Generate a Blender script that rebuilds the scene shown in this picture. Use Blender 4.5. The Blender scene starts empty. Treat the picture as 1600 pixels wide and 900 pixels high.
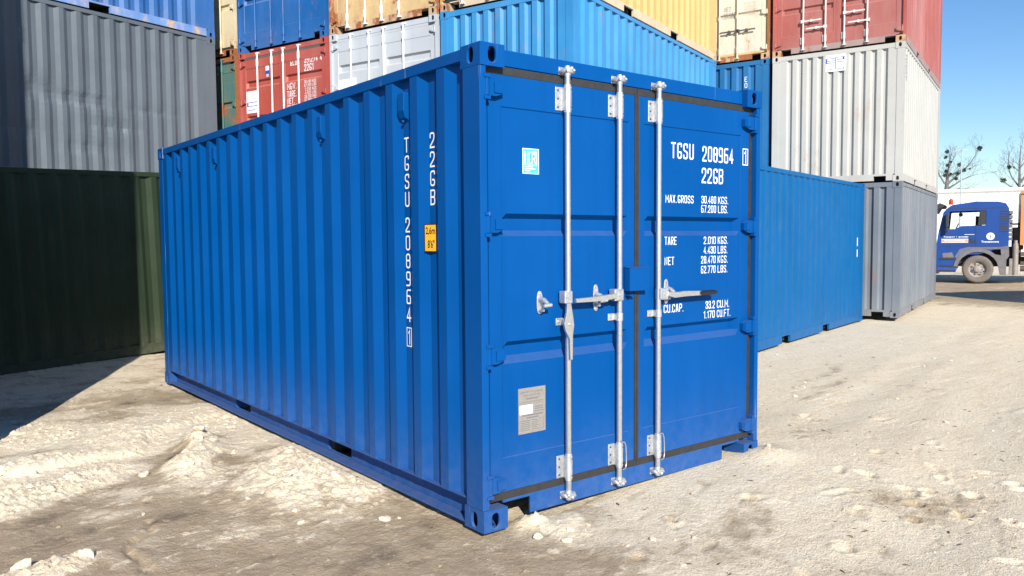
import bpy, bmesh, math, random
import numpy as np
from mathutils import Matrix, Vector
random.seed(7)
R = math.radians
PI = math.pi
scene = bpy.context.scene
COL = scene.collection

# ------------------------------------------------------------------ camera
cam_data = bpy.data.cameras.new('camera')
cam = bpy.data.objects.new('camera', cam_data)
COL.objects.link(cam)
CX, CY, CZ = -2.4794, -3.4091, 1.5665
c_rt = Vector((0.7858587, -0.61836827, -0.00683978))
c_up = Vector((0.04215553, 0.04253256, 0.99820534))
c_fw = Vector((0.61696759, 0.78473668, -0.05949222))
m = Matrix((c_rt, c_up, -c_fw)).transposed().to_4x4()
m.translation = (CX, CY, CZ)
cam.matrix_world = m
cam_data.sensor_width = 36.0
cam_data.lens = 36.0 * 1259.4 / 1600.0
cam_data.clip_start = 0.05
cam_data.clip_end = 3000.0
scene.camera = cam
scene.render.resolution_x = 1024
scene.render.resolution_y = 576

# ------------------------------------------------------------------ light
SUN_EL, SUN_AZ = 28.0, 205.5            # azimuth clockwise from +Y
world = bpy.data.worlds.new('World')
scene.world = world
world.use_nodes = True
wn = world.node_tree
bg = wn.nodes['Background']
sky = wn.nodes.new('ShaderNodeTexSky')
sky.sky_type = 'NISHITA'
sky.sun_disc = False
sky.sun_elevation = R(SUN_EL)
sky.sun_rotation = R(SUN_AZ)
sky.air_density = 1.0
sky.dust_density = 0.1
sky.ozone_density = 1.2
hs = wn.nodes.new('ShaderNodeHueSaturation'); hs.inputs['Saturation'].default_value = 1.28
tint = wn.nodes.new('ShaderNodeMix'); tint.data_type = 'RGBA'; tint.blend_type = 'MULTIPLY'
tint.inputs[0].default_value = 1.0; tint.inputs[7].default_value = (0.90, 0.98, 1.13, 1)      # clear spring air
wn.links.new(sky.outputs[0], hs.inputs['Color']); wn.links.new(hs.outputs[0], tint.inputs[6]); wn.links.new(tint.outputs[2], bg.inputs[0])
bg.inputs[1].default_value = 0.095
sd = bpy.data.lights.new('sun', 'SUN')
sd.energy = 5.0
sd.angle = R(0.5)
sd.color = (1.0, 0.95, 0.88)
sun = bpy.data.objects.new('sun', sd)
COL.objects.link(sun)
to_sun = Vector((math.sin(R(SUN_AZ)) * math.cos(R(SUN_EL)), math.cos(R(SUN_AZ)) * math.cos(R(SUN_EL)), math.sin(R(SUN_EL))))
sun.rotation_euler = to_sun.to_track_quat('Z', 'Y').to_euler()
scene.view_settings.view_transform = 'Standard'
scene.view_settings.look = 'None'
scene.view_settings.exposure = 0.50
scene.view_settings.gamma = 1.0

# ------------------------------------------------------------------ helpers
class MB:
    """collects shapes for one mesh object"""
    def __init__(s):
        s.v = []; s.f = []; s.m = []; s.s = []
    def add(s, vs, fs, mi=0, sm=False):
        b = len(s.v)
        s.v += [tuple(v) for v in vs]
        for f in fs:
            s.f.append(tuple(b + i for i in f)); s.m.append(mi); s.s.append(sm)
    def box(s, x0, x1, y0, y1, z0, z1, mi=0):
        vs = [(x0,y0,z0),(x1,y0,z0),(x1,y1,z0),(x0,y1,z0),(x0,y0,z1),(x1,y0,z1),(x1,y1,z1),(x0,y1,z1)]
        s.add(vs, [(0,3,2,1),(4,5,6,7),(0,1,5,4),(1,2,6,5),(2,3,7,6),(3,0,4,7)], mi)
    def hexa(s, bot, top, mi=0):
        """two quads, bottom and top, same winding"""
        s.add(list(bot)+list(top), [(0,3,2,1),(4,5,6,7),(0,1,5,4),(1,2,6,5),(2,3,7,6),(3,0,4,7)], mi)
    def prism(s, poly, a, b, axis=2, mi=0):
        """polygon extruded along axis from a to b"""
        n = len(poly)
        def P(p, t):
            if axis == 2: return (p[0], p[1], t)
            if axis == 1: return (p[0], t, p[1])
            return (t, p[0], p[1])
        vs = [P(p, a) for p in poly] + [P(p, b) for p in poly]
        fs = [tuple(range(n))[::-1], tuple(range(n, 2*n))]
        fs += [(i, (i+1) % n, n+(i+1) % n, n+i) for i in range(n)]
        s.add(vs, fs, mi)
    def tube(s, pts, rs, n=10, mi=0, caps=True, sm=True):
        pts = [Vector(p) for p in pts]
        if not hasattr(rs, '__len__'): rs = [rs]*len(pts)
        vs = []
        up = None
        for i, p in enumerate(pts):
            if i == 0: d = pts[1]-pts[0]
            elif i == len(pts)-1: d = pts[-1]-pts[-2]
            else: d = (pts[i+1]-pts[i]).normalized() + (pts[i]-pts[i-1]).normalized()
            d = d.normalized()
            if up is None:
                up = Vector((0,0,1)) if abs(d.z) < .9 else Vector((1,0,0))
            a = up.cross(d).normalized(); b = d.cross(a).normalized(); up = b
            for k in range(n):
                t = 2*PI*k/n
                vs.append(p + (a*math.cos(t) + b*math.sin(t))*rs[i])
        fs = []
        for i in range(len(pts)-1):
            for k in range(n):
                k2 = (k+1) % n
                fs.append((i*n+k, i*n+k2, (i+1)*n+k2, (i+1)*n+k))
        s.add(vs, fs, mi, sm)
        if caps:
            s.add(vs[:n], [tuple(range(n))[::-1]], mi)
            s.add(vs[-n:], [tuple(range(n))], mi)
    def ball(s, c, r, mi=0, seg=8, rings=5, sq=(1,1,1)):
        vs = [(c[0], c[1], c[2]+r*sq[2])]
        for i in range(1, rings):
            ph = PI*i/rings
            for k in range(seg):
                t = 2*PI*k/seg
                vs.append((c[0]+r*sq[0]*math.sin(ph)*math.cos(t), c[1]+r*sq[1]*math.sin(ph)*math.sin(t), c[2]+r*sq[2]*math.cos(ph)))
        vs.append((c[0], c[1], c[2]-r*sq[2]))
        fs = [(0, 1+k, 1+(k+1) % seg) for k in range(seg)]
        for i in range(rings-2):
            for k in range(seg):
                a = 1+i*seg
                fs.append((a+k, a+seg+k, a+seg+(k+1) % seg, a+(k+1) % seg))
        L = len(vs)-1; a = 1+(rings-2)*seg
        fs += [(a+k, L, a+(k+1) % seg) for k in range(seg)]
        s.add(vs, fs, mi, True)
    def xform(s, M):
        s.v = [tuple(M @ Vector(v)) for v in s.v]
    def mesh(s, name, mats):
        me = bpy.data.meshes.new(name)
        me.from_pydata(s.v, [], s.f)
        if not hasattr(mats, '__len__'): mats = [mats]
        for mt in mats: me.materials.append(mt)
        me.polygons.foreach_set('material_index', s.m)
        me.polygons.foreach_set('use_smooth', s.s)
        me.update()
        return me
    def build(s, name, mats, parent=None, bevel=0, seg=2):
        o = bpy.data.objects.new(name, s.mesh(name, mats))
        COL.objects.link(o)
        if parent: o.parent = parent
        if bevel:
            md = o.modifiers.new('bevel', 'BEVEL'); md.width = bevel; md.segments = seg
            md.limit_method = 'ANGLE'; md.angle_limit = R(40); md.harden_normals = False
        return o

def empty(name, loc=(0,0,0), rz=0.0, parent=None):
    o = bpy.data.objects.new(name, None)
    COL.objects.link(o); o.location = loc; o.rotation_euler = (0, 0, rz)
    o.empty_display_size = .2
    if parent: o.parent = parent
    return o
def tag(o, label=None, cat=None, group=None, kind=None):
    if label: o['label'] = label
    if cat: o['category'] = cat
    if group: o['group'] = group
    if kind: o['kind'] = kind
    return o

# ------------------------------------------------------------------ materials
def nodes(name):
    mt = bpy.data.materials.new(name); mt.use_nodes = True
    nt = mt.node_tree
    return mt, nt, nt.nodes['Principled BSDF']
def N(nt, typ, **kw):
    n = nt.nodes.new(typ)
    for k, v in kw.items():
        if k in ('blend_type', 'operation', 'data_type', 'noise_dimensions', 'musgrave_type', 'distance', 'feature', 'attribute_name', 'normalize'):
            setattr(n, k, v)
        else:
            n.inputs[k].default_value = v
    return n
def ramp(nt, fac, stops):
    n = nt.nodes.new('ShaderNodeValToRGB')
    cr = n.color_ramp
    while len(cr.elements) < len(stops): cr.elements.new(.5)
    for e, (p, c) in zip(cr.elements, stops):
        e.position = p; e.color = (c[0], c[1], c[2], 1) if hasattr(c, '__len__') else (c, c, c, 1)
    nt.links.new(fac, n.inputs[0])
    return n.outputs[0]
def mix(nt, fac, a, b, bt='MIX'):
    n = nt.nodes.new('ShaderNodeMix'); n.data_type = 'RGBA'; n.blend_type = bt
    for sock, val in ((0, fac), (6, a), (7, b)):
        if hasattr(val, 'links'): nt.links.new(val, n.inputs[sock])
        elif hasattr(val, '__len__'): n.inputs[sock].default_value = (val[0], val[1], val[2], 1)
        else: n.inputs[sock].default_value = val
    return n.outputs[2]
def noise(nt, vec, scale, detail=4, rough=.55, sc=None):
    if sc:
        mp = nt.nodes.new('ShaderNodeMapping'); mp.inputs['Scale'].default_value = sc
        nt.links.new(vec, mp.inputs[0]); vec = mp.outputs[0]
    n = nt.nodes.new('ShaderNodeTexNoise'); n.inputs['Scale'].default_value = scale
    n.inputs['Detail'].default_value = detail; n.inputs['Roughness'].default_value = rough
    nt.links.new(vec, n.inputs['Vector'])
    return n.outputs[0]
def offset_vec(nt, vec, o):
    mp = nt.nodes.new('ShaderNodeMapping'); mp.inputs['Location'].default_value = o
    nt.links.new(vec, mp.inputs[0]); return mp.outputs[0]

_seed = [0]
def paint(name, col, rough=.42, vary=.10, dust=.25, rust=0.0, scratch=0.0, wave=.12, rustcol=(.16, .055, .02), fade=0.0, spec=.5, ledge=.22):
    """container paint: slight fading, dust settled low down, rust, scratches, oil-canned sheet"""
    mt, nt, b = nodes(name)
    tc = nt.nodes.new('ShaderNodeTexCoord').outputs['Object']
    _seed[0] += 1
    v = offset_vec(nt, tc, (_seed[0]*3.7, _seed[0]*1.9, 0))
    dark = tuple(c*(1-vary) for c in col)
    lite = tuple(min(1, c*(1+vary)+vary*.03) for c in col)
    c = ramp(nt, noise(nt, v, 1.3, 5), [(.3, dark), (.7, lite)])
    if fade:
        c = mix(nt, ramp(nt, noise(nt, v, .9, 6, .65, (1, 1, .25)), [(.42, 0), (.68, fade)]), c, tuple(min(1, x*.6+.28) for x in col))
    # run marks down the sheet
    streak = noise(nt, v, 9, 4, .6, (1, 1, .06))
    c = mix(nt, ramp(nt, streak, [(.52, 0), (.8, .35)]), c, tuple(x*.72 for x in col))
    sep = nt.nodes.new('ShaderNodeSeparateXYZ'); nt.links.new(tc, sep.inputs[0])
    if dust:
        mr = nt.nodes.new('ShaderNodeMapRange'); nt.links.new(sep.outputs[2], mr.inputs[0])
        mr.inputs[1].default_value = .75; mr.inputs[2].default_value = 0.0
        mr.inputs[3].default_value = 0.0; mr.inputs[4].default_value = 1.0
        pw = N(nt, 'ShaderNodeMath', operation='POWER'); nt.links.new(mr.outputs[0], pw.inputs[0]); pw.inputs[1].default_value = 2.2
        n2 = ramp(nt, noise(nt, v, 14, 6, .7), [(.3, .15), (.75, 1)])
        mu = N(nt, 'ShaderNodeMath', operation='MULTIPLY'); nt.links.new(pw.outputs[0], mu.inputs[0]); nt.links.new(n2, mu.inputs[1])
        m2 = N(nt, 'ShaderNodeMath', operation='MULTIPLY'); nt.links.new(mu.outputs[0], m2.inputs[0]); m2.inputs[1].default_value = dust
        c = mix(nt, m2.outputs[0], c, (.42, .36, .28))
    if ledge:                                # dust settled on faces that look upwards
        ge = nt.nodes.new('ShaderNodeNewGeometry'); sn = nt.nodes.new('ShaderNodeSeparateXYZ'); nt.links.new(ge.outputs['True Normal'], sn.inputs[0])
        lf = ramp(nt, sn.outputs[2], [(.25, 0), (.6, 1)])
        ln = ramp(nt, noise(nt, v, 11, 5, .65), [(.25, .55), (.7, 1)])
        m3 = N(nt, 'ShaderNodeMath', operation='MULTIPLY'); nt.links.new(lf, m3.inputs[0]); nt.links.new(ln, m3.inputs[1])
        m4 = N(nt, 'ShaderNodeMath', operation='MULTIPLY'); nt.links.new(m3.outputs[0], m4.inputs[0]); m4.inputs[1].default_value = ledge
        c = mix(nt, m4.outputs[0], c, (.42, .38, .28))
    if scratch:
        s1 = noise(nt, v, 26, 2, .5, (1, 1, .035))
        s2 = noise(nt, v, 2.2, 2, .5)
        a1 = ramp(nt, s1, [(.665, 0), (.69, 1)]); a2 = ramp(nt, s2, [(.5, 0), (.62, scratch)])
        mm = N(nt, 'ShaderNodeMath', operation='MULTIPLY'); nt.links.new(a1, mm.inputs[0]); nt.links.new(a2, mm.inputs[1])
        c = mix(nt, mm.outputs[0], c, tuple(min(1, x*.55+.25) for x in col))
    rg = ramp(nt, noise(nt, v, 5, 4), [(.3, rough*.85), (.7, min(1, rough*1.2))])
    if rust:
        rn = noise(nt, v, 3.2, 9, .68, (1, 1, .55))
        lo = .72 - rust*.42
        rf = ramp(nt, rn, [(lo, 0), (lo+.05, 1)])
        rc = ramp(nt, noise(nt, v, 30, 5, .7), [(.3, rustcol), (.7, tuple(x*2.3 for x in rustcol))])
        c = mix(nt, rf, c, rc)
        halo = ramp(nt, rn, [(lo-.12, 0), (lo, .55)])
        c = mix(nt, halo, c, mix(nt, .5, c, tuple(x*2.2 for x in rustcol)))
        rg = mix(nt, rf, rg, (.85, .85, .85))
    nt.links.new(c, b.inputs['Base Color']); nt.links.new(rg, b.inputs['Roughness'])
    b.inputs['Specular IOR Level'].default_value = spec
    bp = nt.nodes.new('ShaderNodeBump'); bp.inputs['Strength'].default_value = wave; bp.inputs['Distance'].default_value = .03
    h = noise(nt, v, 2.6, 2, .4)
    fine = noise(nt, v, 160, 2, .5)
    ad = N(nt, 'ShaderNodeMath', operation='MULTIPLY_ADD'); nt.links.new(fine, ad.inputs[0]); ad.inputs[1].default_value = .012; nt.links.new(h, ad.inputs[2])
    nt.links.new(ad.outputs[0], bp.inputs['Height']); nt.links.new(bp.outputs[0], b.inputs['Normal'])
    return mt
def plain(name, col, rough=.5, metal=0.0, vary=.08, scale=12, bump=0.0, emit=None, spec=.5):
    mt, nt, b = nodes(name)
    tc = nt.nodes.new('ShaderNodeTexCoord').outputs['Object']
    c = ramp(nt, noise(nt, tc, scale, 5, .6), [(.3, tuple(x*(1-vary) for x in col)), (.7, tuple(min(1, x*(1+vary)) for x in col))])
    nt.links.new(c, b.inputs['Base Color'])
    b.inputs['Roughness'].default_value = rough; b.inputs['Metallic'].default_value = metal
    b.inputs['Specular IOR Level'].default_value = spec
    if bump:
        bp = nt.nodes.new('ShaderNodeBump'); bp.inputs['Strength'].default_value = bump; bp.inputs['Distance'].default_value = .01
        nt.links.new(noise(nt, tc, scale*4, 4), bp.inputs['Height']); nt.links.new(bp.outputs[0], b.inputs['Normal'])
    return mt

M_HERO = paint('blue_paint', (.0003, .068, .262), rough=.40, vary=.06, dust=.16, scratch=.0, wave=.16, spec=.06, ledge=.07)
M_HEROPOST = paint('blue_post_paint', (.0003, .068, .262), rough=.42, vary=.07, dust=.16, scratch=.6, wave=.10, spec=.06, ledge=.07)
M_HEROCAST = paint('blue_casting_paint', (.0003, .066, .255), rough=.5, vary=.10, dust=.12, scratch=.8, wave=.4, spec=.06, ledge=.12)
M_ZINC = plain('galvanised_steel', (.70, .71, .72), .28, .88, .09, 45, .08)
M_ZINCD = plain('galvanised_forging', (.55, .56, .57), .5, .7, .2, 40, .3)
M_BOLT = plain('bolt_steel', (.12, .12, .13), .5, .6)
M_RUBBER = plain('rubber_gasket', (.026, .025, .025), .65, 0, .25, 18, .2)
M_GRIP = plain('black_grip', (.012, .012, .014), .45)
M_WHITE = plain('white_lettering', (.82, .84, .85), .5, 0, .03, 50)
M_BLACK = plain('black_print', (.015, .015, .015), .5)
M_GREYPRINT = plain('grey_print', (.16, .16, .17), .6)
M_YELLOW = plain('yellow_sticker', (.80, .40, .012), .45)
M_TEAL = plain('teal_sticker', (.06, .42, .62), .4)
M_TEALW = plain('pale_sticker_print', (.62, .88, .9), .4)
M_PLATE = plain('dull_metal_plate', (.34, .31, .28), .5, .35, .12, 60)
M_STICKER = plain('white_sticker', (.84, .86, .9), .4)
M_STICKBLUE = plain('blue_print', (.03, .06, .38), .45)
M_UNDER = plain('dark_underfloor', (.03, .028, .025), .8)

# ------------------------------------------------------------------ lettering
def text_mesh(body, w, h, bold=.03, res=3, extrude=.0):
    cu = bpy.data.curves.new('t', 'FONT'); cu.body = body; cu.size = 1.0; cu.offset = bold
    cu.resolution_u = res; cu.fill_mode = 'FRONT'
    o = bpy.data.objects.new('t', cu); COL.objects.link(o)
    dg = bpy.context.evaluated_depsgraph_get()
    me = bpy.data.meshes.new_from_object(o.evaluated_get(dg))
    vs = [v.co.copy() for v in me.vertices]; fs = [tuple(p.vertices) for p in me.polygons]
    bpy.data.objects.remove(o); bpy.data.curves.remove(cu); bpy.data.meshes.remove(me)
    x0 = min(v.x for v in vs); x1 = max(v.x for v in vs); y0 = min(v.y for v in vs); y1 = max(v.y for v in vs)
    if body in '1I' and len(body) == 1: pass
    return [((v.x-x0)/(x1-x0)*w, (v.y-y0)/(y1-y0)*h) for v in vs], fs
# stencil-like condensed capitals: strokes in a unit box, corners rounded unless the point has a third value
GLYPHS = {
 'T': [[(0,1),(1,1)], [(.5,1),(.5,0)]], 'G': [[(1,.83),(1,1),(0,1),(0,0),(1,0),(1,.40),(.50,.40,1)]], 'S': [[(1,.80),(1,1),(0,1),(0,.54),(1,.46),(1,0),(0,0),(0,.20)]],
 'U': [[(0,1),(0,0),(1,0),(1,1)]], 'B': [[(0,0),(0,1,1),(.5,1)], [(.5,1),(1,1),(1,.52),(0,.52)], [(.05,.52),(1,.52),(1,0),(0,0)]], 'M': [[(0,0),(0,1,1),(.5,.35,1),(1,1,1),(1,0)]],
 'A': [[(0,0),(.38,1,1),(.62,1,1),(1,0)], [(.15,.27),(.85,.27)]], 'X': [[(0,0),(1,1)], [(0,1),(1,0)]], 'R': [[(0,0),(0,1,1),(.5,1)], [(.5,1),(1,1),(1,.5),(0,.5)], [(.5,.5),(1,0)]],
 'O': [[(.5,1),(0,1),(0,0),(1,0),(1,1),(.5,1)]], '0': [[(.5,1),(0,1),(0,0),(1,0),(1,1),(.5,1)]], 'K': [[(0,0),(0,1)], [(1,1),(.1,.48)], [(.3,.58),(1,0)]], 'L': [[(0,1),(0,0,1),(1,0)]],
 'E': [[(1,1),(0,1,1),(0,0,1),(1,0)], [(0,.52),(.8,.52)]], 'F': [[(1,1),(0,1,1),(0,0)], [(0,.5),(.8,.5)]], 'N': [[(0,0),(0,1,1),(1,0,1),(1,1)]], 'C': [[(1,.76),(1,1),(0,1),(0,0),(1,0),(1,.24)]],
 'P': [[(0,0),(0,1,1),(.5,1)], [(.5,1),(1,1),(1,.45),(0,.45)]], 'D': [[(0,0,1),(0,1,1),(1,1),(1,0),(0,0,1)]], 'W': [[(0,1),(.25,0,1),(.5,.7,1),(.75,0,1),(1,1)]],
 '1': [[(0,.80),(.9,1,1),(.9,0)]], '2': [[(0,.72),(0,1),(1,1),(1,.58),(0,.10,1),(0,0,1),(1,0)]], '3': [[(0,.74),(0,1),(1,1),(1,.52),(.35,.52,1)], [(.6,.52),(1,.52),(1,0),(0,0),(0,.26)]],
 '4': [[(.72,0),(.72,1,1),(0,.25)], [(0,.25),(1,.25)]], '5': [[(1,1),(0,1,1),(0,.55,1),(1,.55),(1,0),(0,0),(0,.24)]], '6': [[(1,1),(0,1),(0,0),(.5,0)], [(.5,0),(1,0),(1,.56),(0,.56)]], '7': [[(0,1),(1,1,1),(.35,0)]],
 '8': [[(.5,.53),(0,.53),(0,1),(1,1),(1,.53),(.5,.53)], [(.5,.53),(0,.53),(0,0),(1,0),(1,.53),(.5,.53)]], '9': [[(0,0),(1,0),(1,1),(.5,1)], [(.5,1),(0,1),(0,.44),(1,.44)]],
 '.': [[(.5,0),(.5,.015)]], ' ': []}
GW = {'.': .22, '1': .62, ' ': .55, 'M': 1.3, 'W': 1.35}
def stroke_text(mb, body, o, ax, up, w, h, mi):
    units = sum(GW.get(c, 1.0) for c in body)+.30*(len(body)-1)
    k = w/units
    t = min(.108*h, .25*k)
    nrm = ax.cross(up).normalized()
    x = 0; lay = 0
    for c in body:
        gw = GW.get(c, 1.0)*k
        for st in GLYPHS[c]:
            iw, ih = max(gw-t, .0), h-t
            P = [Vector((x+t/2+p[0]*iw, t/2+p[1]*ih)) for p in st]
            Q = [P[0]]
            for i in range(1, len(P)-1):
                if len(st[i]) > 2: Q.append(P[i]); continue
                a, b = P[i-1]-P[i], P[i+1]-P[i]
                r = min(.42*max(iw, t), .48*a.length, .48*b.length)
                p0 = P[i]+a.normalized()*r; p2 = P[i]+b.normalized()*r
                for u in (0, .25, .5, .75, 1): Q.append(p0*(1-u)**2+P[i]*2*u*(1-u)+p2*u*u)
            Q.append(P[-1])
            closed = (P[0]-P[-1]).length < 1e-6
            Lf, Rt = [], []
            for i, q in enumerate(Q):
                d0 = (q-Q[i-1]) if i else None; d1 = (Q[i+1]-q) if i < len(Q)-1 else None
                if d0 is not None and d0.length < 1e-9: d0 = None
                if d1 is not None and d1.length < 1e-9: d1 = None
                if d0 is None and d1 is None: continue
                if d0 is None or d1 is None:
                    d = (d1 or d0).normalized(); n_ = Vector((-d.y, d.x)); sc = 1.0
                    q2 = q-d*(t/2 if (i == 0 and not closed) else 0)+d*(t/2 if (i == len(Q)-1 and not closed) else 0)
                else:
                    a, b = d0.normalized(), d1.normalized(); n0 = Vector((-a.y, a.x)); n1 = Vector((-b.y, b.x))
                    n_ = (n0+n1); n_ = n_.normalized() if n_.length > 1e-6 else n0
                    sc = min(1.9, 1/max(.3, n_.dot(n0))); q2 = q
                Lf.append(q2+n_*t/2*sc); Rt.append(q2-n_*t/2*sc)
            off = nrm*(.0001+.00012*lay); lay = (lay+1) % 3
            m_ = len(Lf)
            vs = [o+off+ax*p.x+up*p.y for p in Lf+Rt]
            mb.add(vs, [(m_+i, m_+i+1, i+1, i) for i in range(m_-1)], mi)
        x += gw+.30*k
def put_text(mb, body, o, ax, up, w, h, mi=0, bold=.03):
    """lettering with its lower left corner at o"""
    if all(c in GLYPHS for c in body):
        stroke_text(mb, body, Vector(o), Vector(ax), Vector(up), w, h, mi); return
    p, f = text_mesh(body, w, h, bold)
    o = Vector(o); ax = Vector(ax); up = Vector(up)
    mb.add([o+ax*a+up*b for a, b in p], f, mi)
def put_rect(mb, o, ax, up, w, h, mi=0):
    o = Vector(o); ax = Vector(ax); up = Vector(up)
    mb.add([o, o+ax*w, o+ax*w+up*h, o+up*h], [(0,1,2,3)], mi)
def put_frame(mb, o, ax, up, w, h, t, mi=0):
    o = Vector(o); ax = Vector(ax); up = Vector(up)
    put_rect(mb, o, ax, up, w, t, mi); put_rect(mb, o+up*(h-t), ax, up, w, t, mi)
    put_rect(mb, o+up*t, ax, up, t, h-2*t, mi); put_rect(mb, o+ax*(w-t)+up*t, ax, up, t, h-2*t, mi)

# ------------------------------------------------------------------ container parts
W, L = 2.438, 6.058
CXW, CYL, CZH = .162, .178, .118
def holed_face(mb, o, a, b, n, w, h, cx, cy, rx, ry, depth, mi=0):
    """rectangle w x h with an oval hole and its inner wall; n points outward"""
    o, a, b, n = Vector(o), Vector(a), Vector(b), Vector(n)
    ang = sorted(set([2*PI*k/24 for k in range(24)] + [math.atan2(y-cy, x-cx) % (2*PI) for x in (0, w) for y in (0, h)]))
    outer, inner = [], []
    for t in ang:
        ct, st = math.cos(t), math.sin(t)
        k = min(((w-cx) if ct > 0 else -cx)/ct if abs(ct) > 1e-9 else 1e9, ((h-cy) if st > 0 else -cy)/st if abs(st) > 1e-9 else 1e9)
        outer.append((cx+ct*k, cy+st*k))
        e = (abs(ct/rx)**2.6 + abs(st/ry)**2.6)**(-1/2.6)
        inner.append((cx+ct*e, cy+st*e))
    m_ = len(ang)
    P = lambda p, d: o+a*p[0]+b*p[1]-n*d
    vs = [P(p, 0) for p in outer]+[P(p, 0) for p in inner]+[P(p, depth) for p in inner]
    fs = []
    flip = a.cross(b).dot(n) < 0
    for i in range(m_):
        j = (i+1) % m_
        q1 = (i, j, m_+j, m_+i); q2 = (m_+i, m_+j, 2*m_+j, 2*m_+i)
        fs += [q1[::-1] if flip else q1, q2[::-1] if flip else q2]
    mb.add(vs, fs, mi)
_cast = {}
def casting_mesh(sx, sy, top, H):
    """ISO corner block; sx/sy = 0 at the low side, 1 at the high side"""
    key = (sx, sy, top, H)
    if key in _cast: return _cast[key]
    mb = MB()
    holed_face(mb, (0,0,0), (1,0,0), (0,0,1), (0,-1,0), CXW, CZH, CXW*.5, CZH*.52, .026, .040, .014)
    holed_face(mb, (0,0,0), (0,1,0), (0,0,1), (-1,0,0), CYL, CZH, CYL*.5, CZH*.52, .026, .040, .014)
    holed_face(mb, (0,0,CZH), (1,0,0), (0,1,0), (0,0,1), CXW, CYL, CXW*.5, CYL*.5, .03, .058, .02)
    mb.add([(CXW,0,0),(CXW,CYL,0),(CXW,CYL,CZH),(CXW,0,CZH)], [(0,1,2,3)])
    mb.add([(0,CYL,0),(CXW,CYL,0),(CXW,CYL,CZH),(0,CYL,CZH)], [(3,2,1,0)])
    mb.add([(0,0,0),(CXW,0,0),(CXW,CYL,0),(0,CYL,0)], [(3,2,1,0)])
    def mp(v):
        x, y, z = v
        if not top: z = CZH-z
        else: z = z+H-CZH
        if sx: x = W-x
        if sy: y = L-y
        return (x, y, z)
    mb.v = [mp(v) for v in mb.v]
    if (sx + sy + (0 if top else 1)) % 2: mb.f = [f[::-1] for f in mb.f]
    me = mb.mesh('corner_casting', M_HERO)
    _cast[key] = me
    return me
def place_castings(root, mat, H, bevel=0):
    for sx in (0, 1):
        for sy in (0, 1):
            for top in (0, 1):
                o = bpy.data.objects.new('corner_casting', casting_mesh(sx, sy, top, H))
                COL.objects.link(o); o.parent = root
                o.material_slots[0].link = 'OBJECT'; o.material_slots[0].material = mat
                if bevel:
                    md = o.modifiers.new('weld', 'WELD'); md.merge_threshold = .0005
                    md = o.modifiers.new('bevel', 'BEVEL'); md.width = bevel; md.segments = 3; md.limit_method = 'ANGLE'; md.angle_limit = R(50)

def corr_profile(length, pitch, outer, slope, inner, first):
    """list of (t, depth 0..1) along a corrugated sheet; first = where the first outer flat ends"""
    if first < 0:                            # the sheet starts inside a recess
        pts = [(0.0, min(1.0, -first/slope)), (first+slope, 1), (first+slope+inner, 1), (first+2*slope+inner, 0)]
        t = first+pitch
    else:
        pts = [(0.0, 0.0)]
        t = first
    while t + 2*slope + inner < length-.03:
        pts += [(t, 0), (t+slope, 1), (t+slope+inner, 1), (t+2*slope+inner, 0)]
        t += pitch
    pts.append((length, 0.0))
    return pts
def corr_wall(mb, o, d, out, length, z0, z1, prof, depth, nz=1, dent=None, mi=0):
    o, d, out = Vector(o), Vector(d), Vector(out)
    vs = []; fs = []; n = len(prof)
    for j in range(nz+1):
        z = z0+(z1-z0)*j/nz
        for t, q in prof:
            p = o+d*t-out*(depth*q); p.z = z
            if dent and 0 < j < nz: p = p-out*dent(t, z)
            vs.append(p)
    flip = d.cross(Vector((0,0,1))).dot(out) < 0
    for j in range(nz):
        for i in range(n-1):
            q = (j*n+i, j*n+i+1, (j+1)*n+i+1, (j+1)*n+i)
            fs.append(q[::-1] if flip else q)
    mb.add(vs, fs, mi)

YD = .045                                   # door skin behind the casting faces
SW1 = ((1.710, 1.683, 1.618, 1.588), (1.012, .985, .930, .890))
def trap(v, a, b, c, d):
    if v <= a or v >= d: return 0.0
    if v < b: return (v-a)/(b-a)
    if v <= c: return 1.0
    return (d-v)/(d-c)
def door_mesh(x0, x1, z0, z1, swages, side):
    """pressed door leaf with shallow panel and deep horizontal swages"""
    mb = MB()
    px0, px1 = (x0+.085, x1-.045) if side == 0 else (x0+.045, x1-.085)
    pz0, pz1 = z0+.185, z1-.165
    sx0, sx1 = (px0+.01, px1-.012) if side == 0 else (px0+.012, px1-.01)
    xs = sorted(set([x0, x1, px0, px0+.006, px1-.006, px1, sx0, sx0+.03, sx1-.03, sx1]))
    zs = set([z0, z1, pz0, pz0+.005, pz1-.005, pz1])
    for s in swages: zs |= set(s)
    zs = sorted(zs)
    def dep(x, z):
        d = .006*min(trap(x, px0, px0+.006, px1-.006, px1), trap(z, pz0, pz0+.005, pz1-.005, pz1))
        for s in swages:
            d += .038*min(trap(x, sx0, sx0+.03, sx1-.03, sx1), trap(z, s[3], s[2], s[1], s[0]))
        return d
    n = len(xs)
    vs = [(x, YD+dep(x, z), z) for z in zs for x in xs]
    fs = [(j*n+i, j*n+i+1, (j+1)*n+i+1, (j+1)*n+i) for j in range(len(zs)-1) for i in range(n-1)]
    mb.add(vs, fs)
    # edges and back of the leaf
    yb = YD+.085
    mb.add([(x0,YD,z0),(x0,YD,z1),(x0,yb,z1),(x0,yb,z0)], [(0,1,2,3)])
    mb.add([(x1,YD,z0),(x1,YD,z1),(x1,yb,z1),(x1,yb,z0)], [(3,2,1,0)])
    mb.add([(x0,YD,z1),(x1,YD,z1),(x1,yb,z1),(x0,yb,z1)], [(0,1,2,3)])
    mb.add([(x0,YD,z0),(x1,YD,z0),(x1,yb,z0),(x0,yb,z0)], [(3,2,1,0)])
    mb.add([(x0,yb,z0),(x1,yb,z0),(x1,yb,z1),(x0,yb,z1)], [(3,2,1,0)])
    return mb
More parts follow.
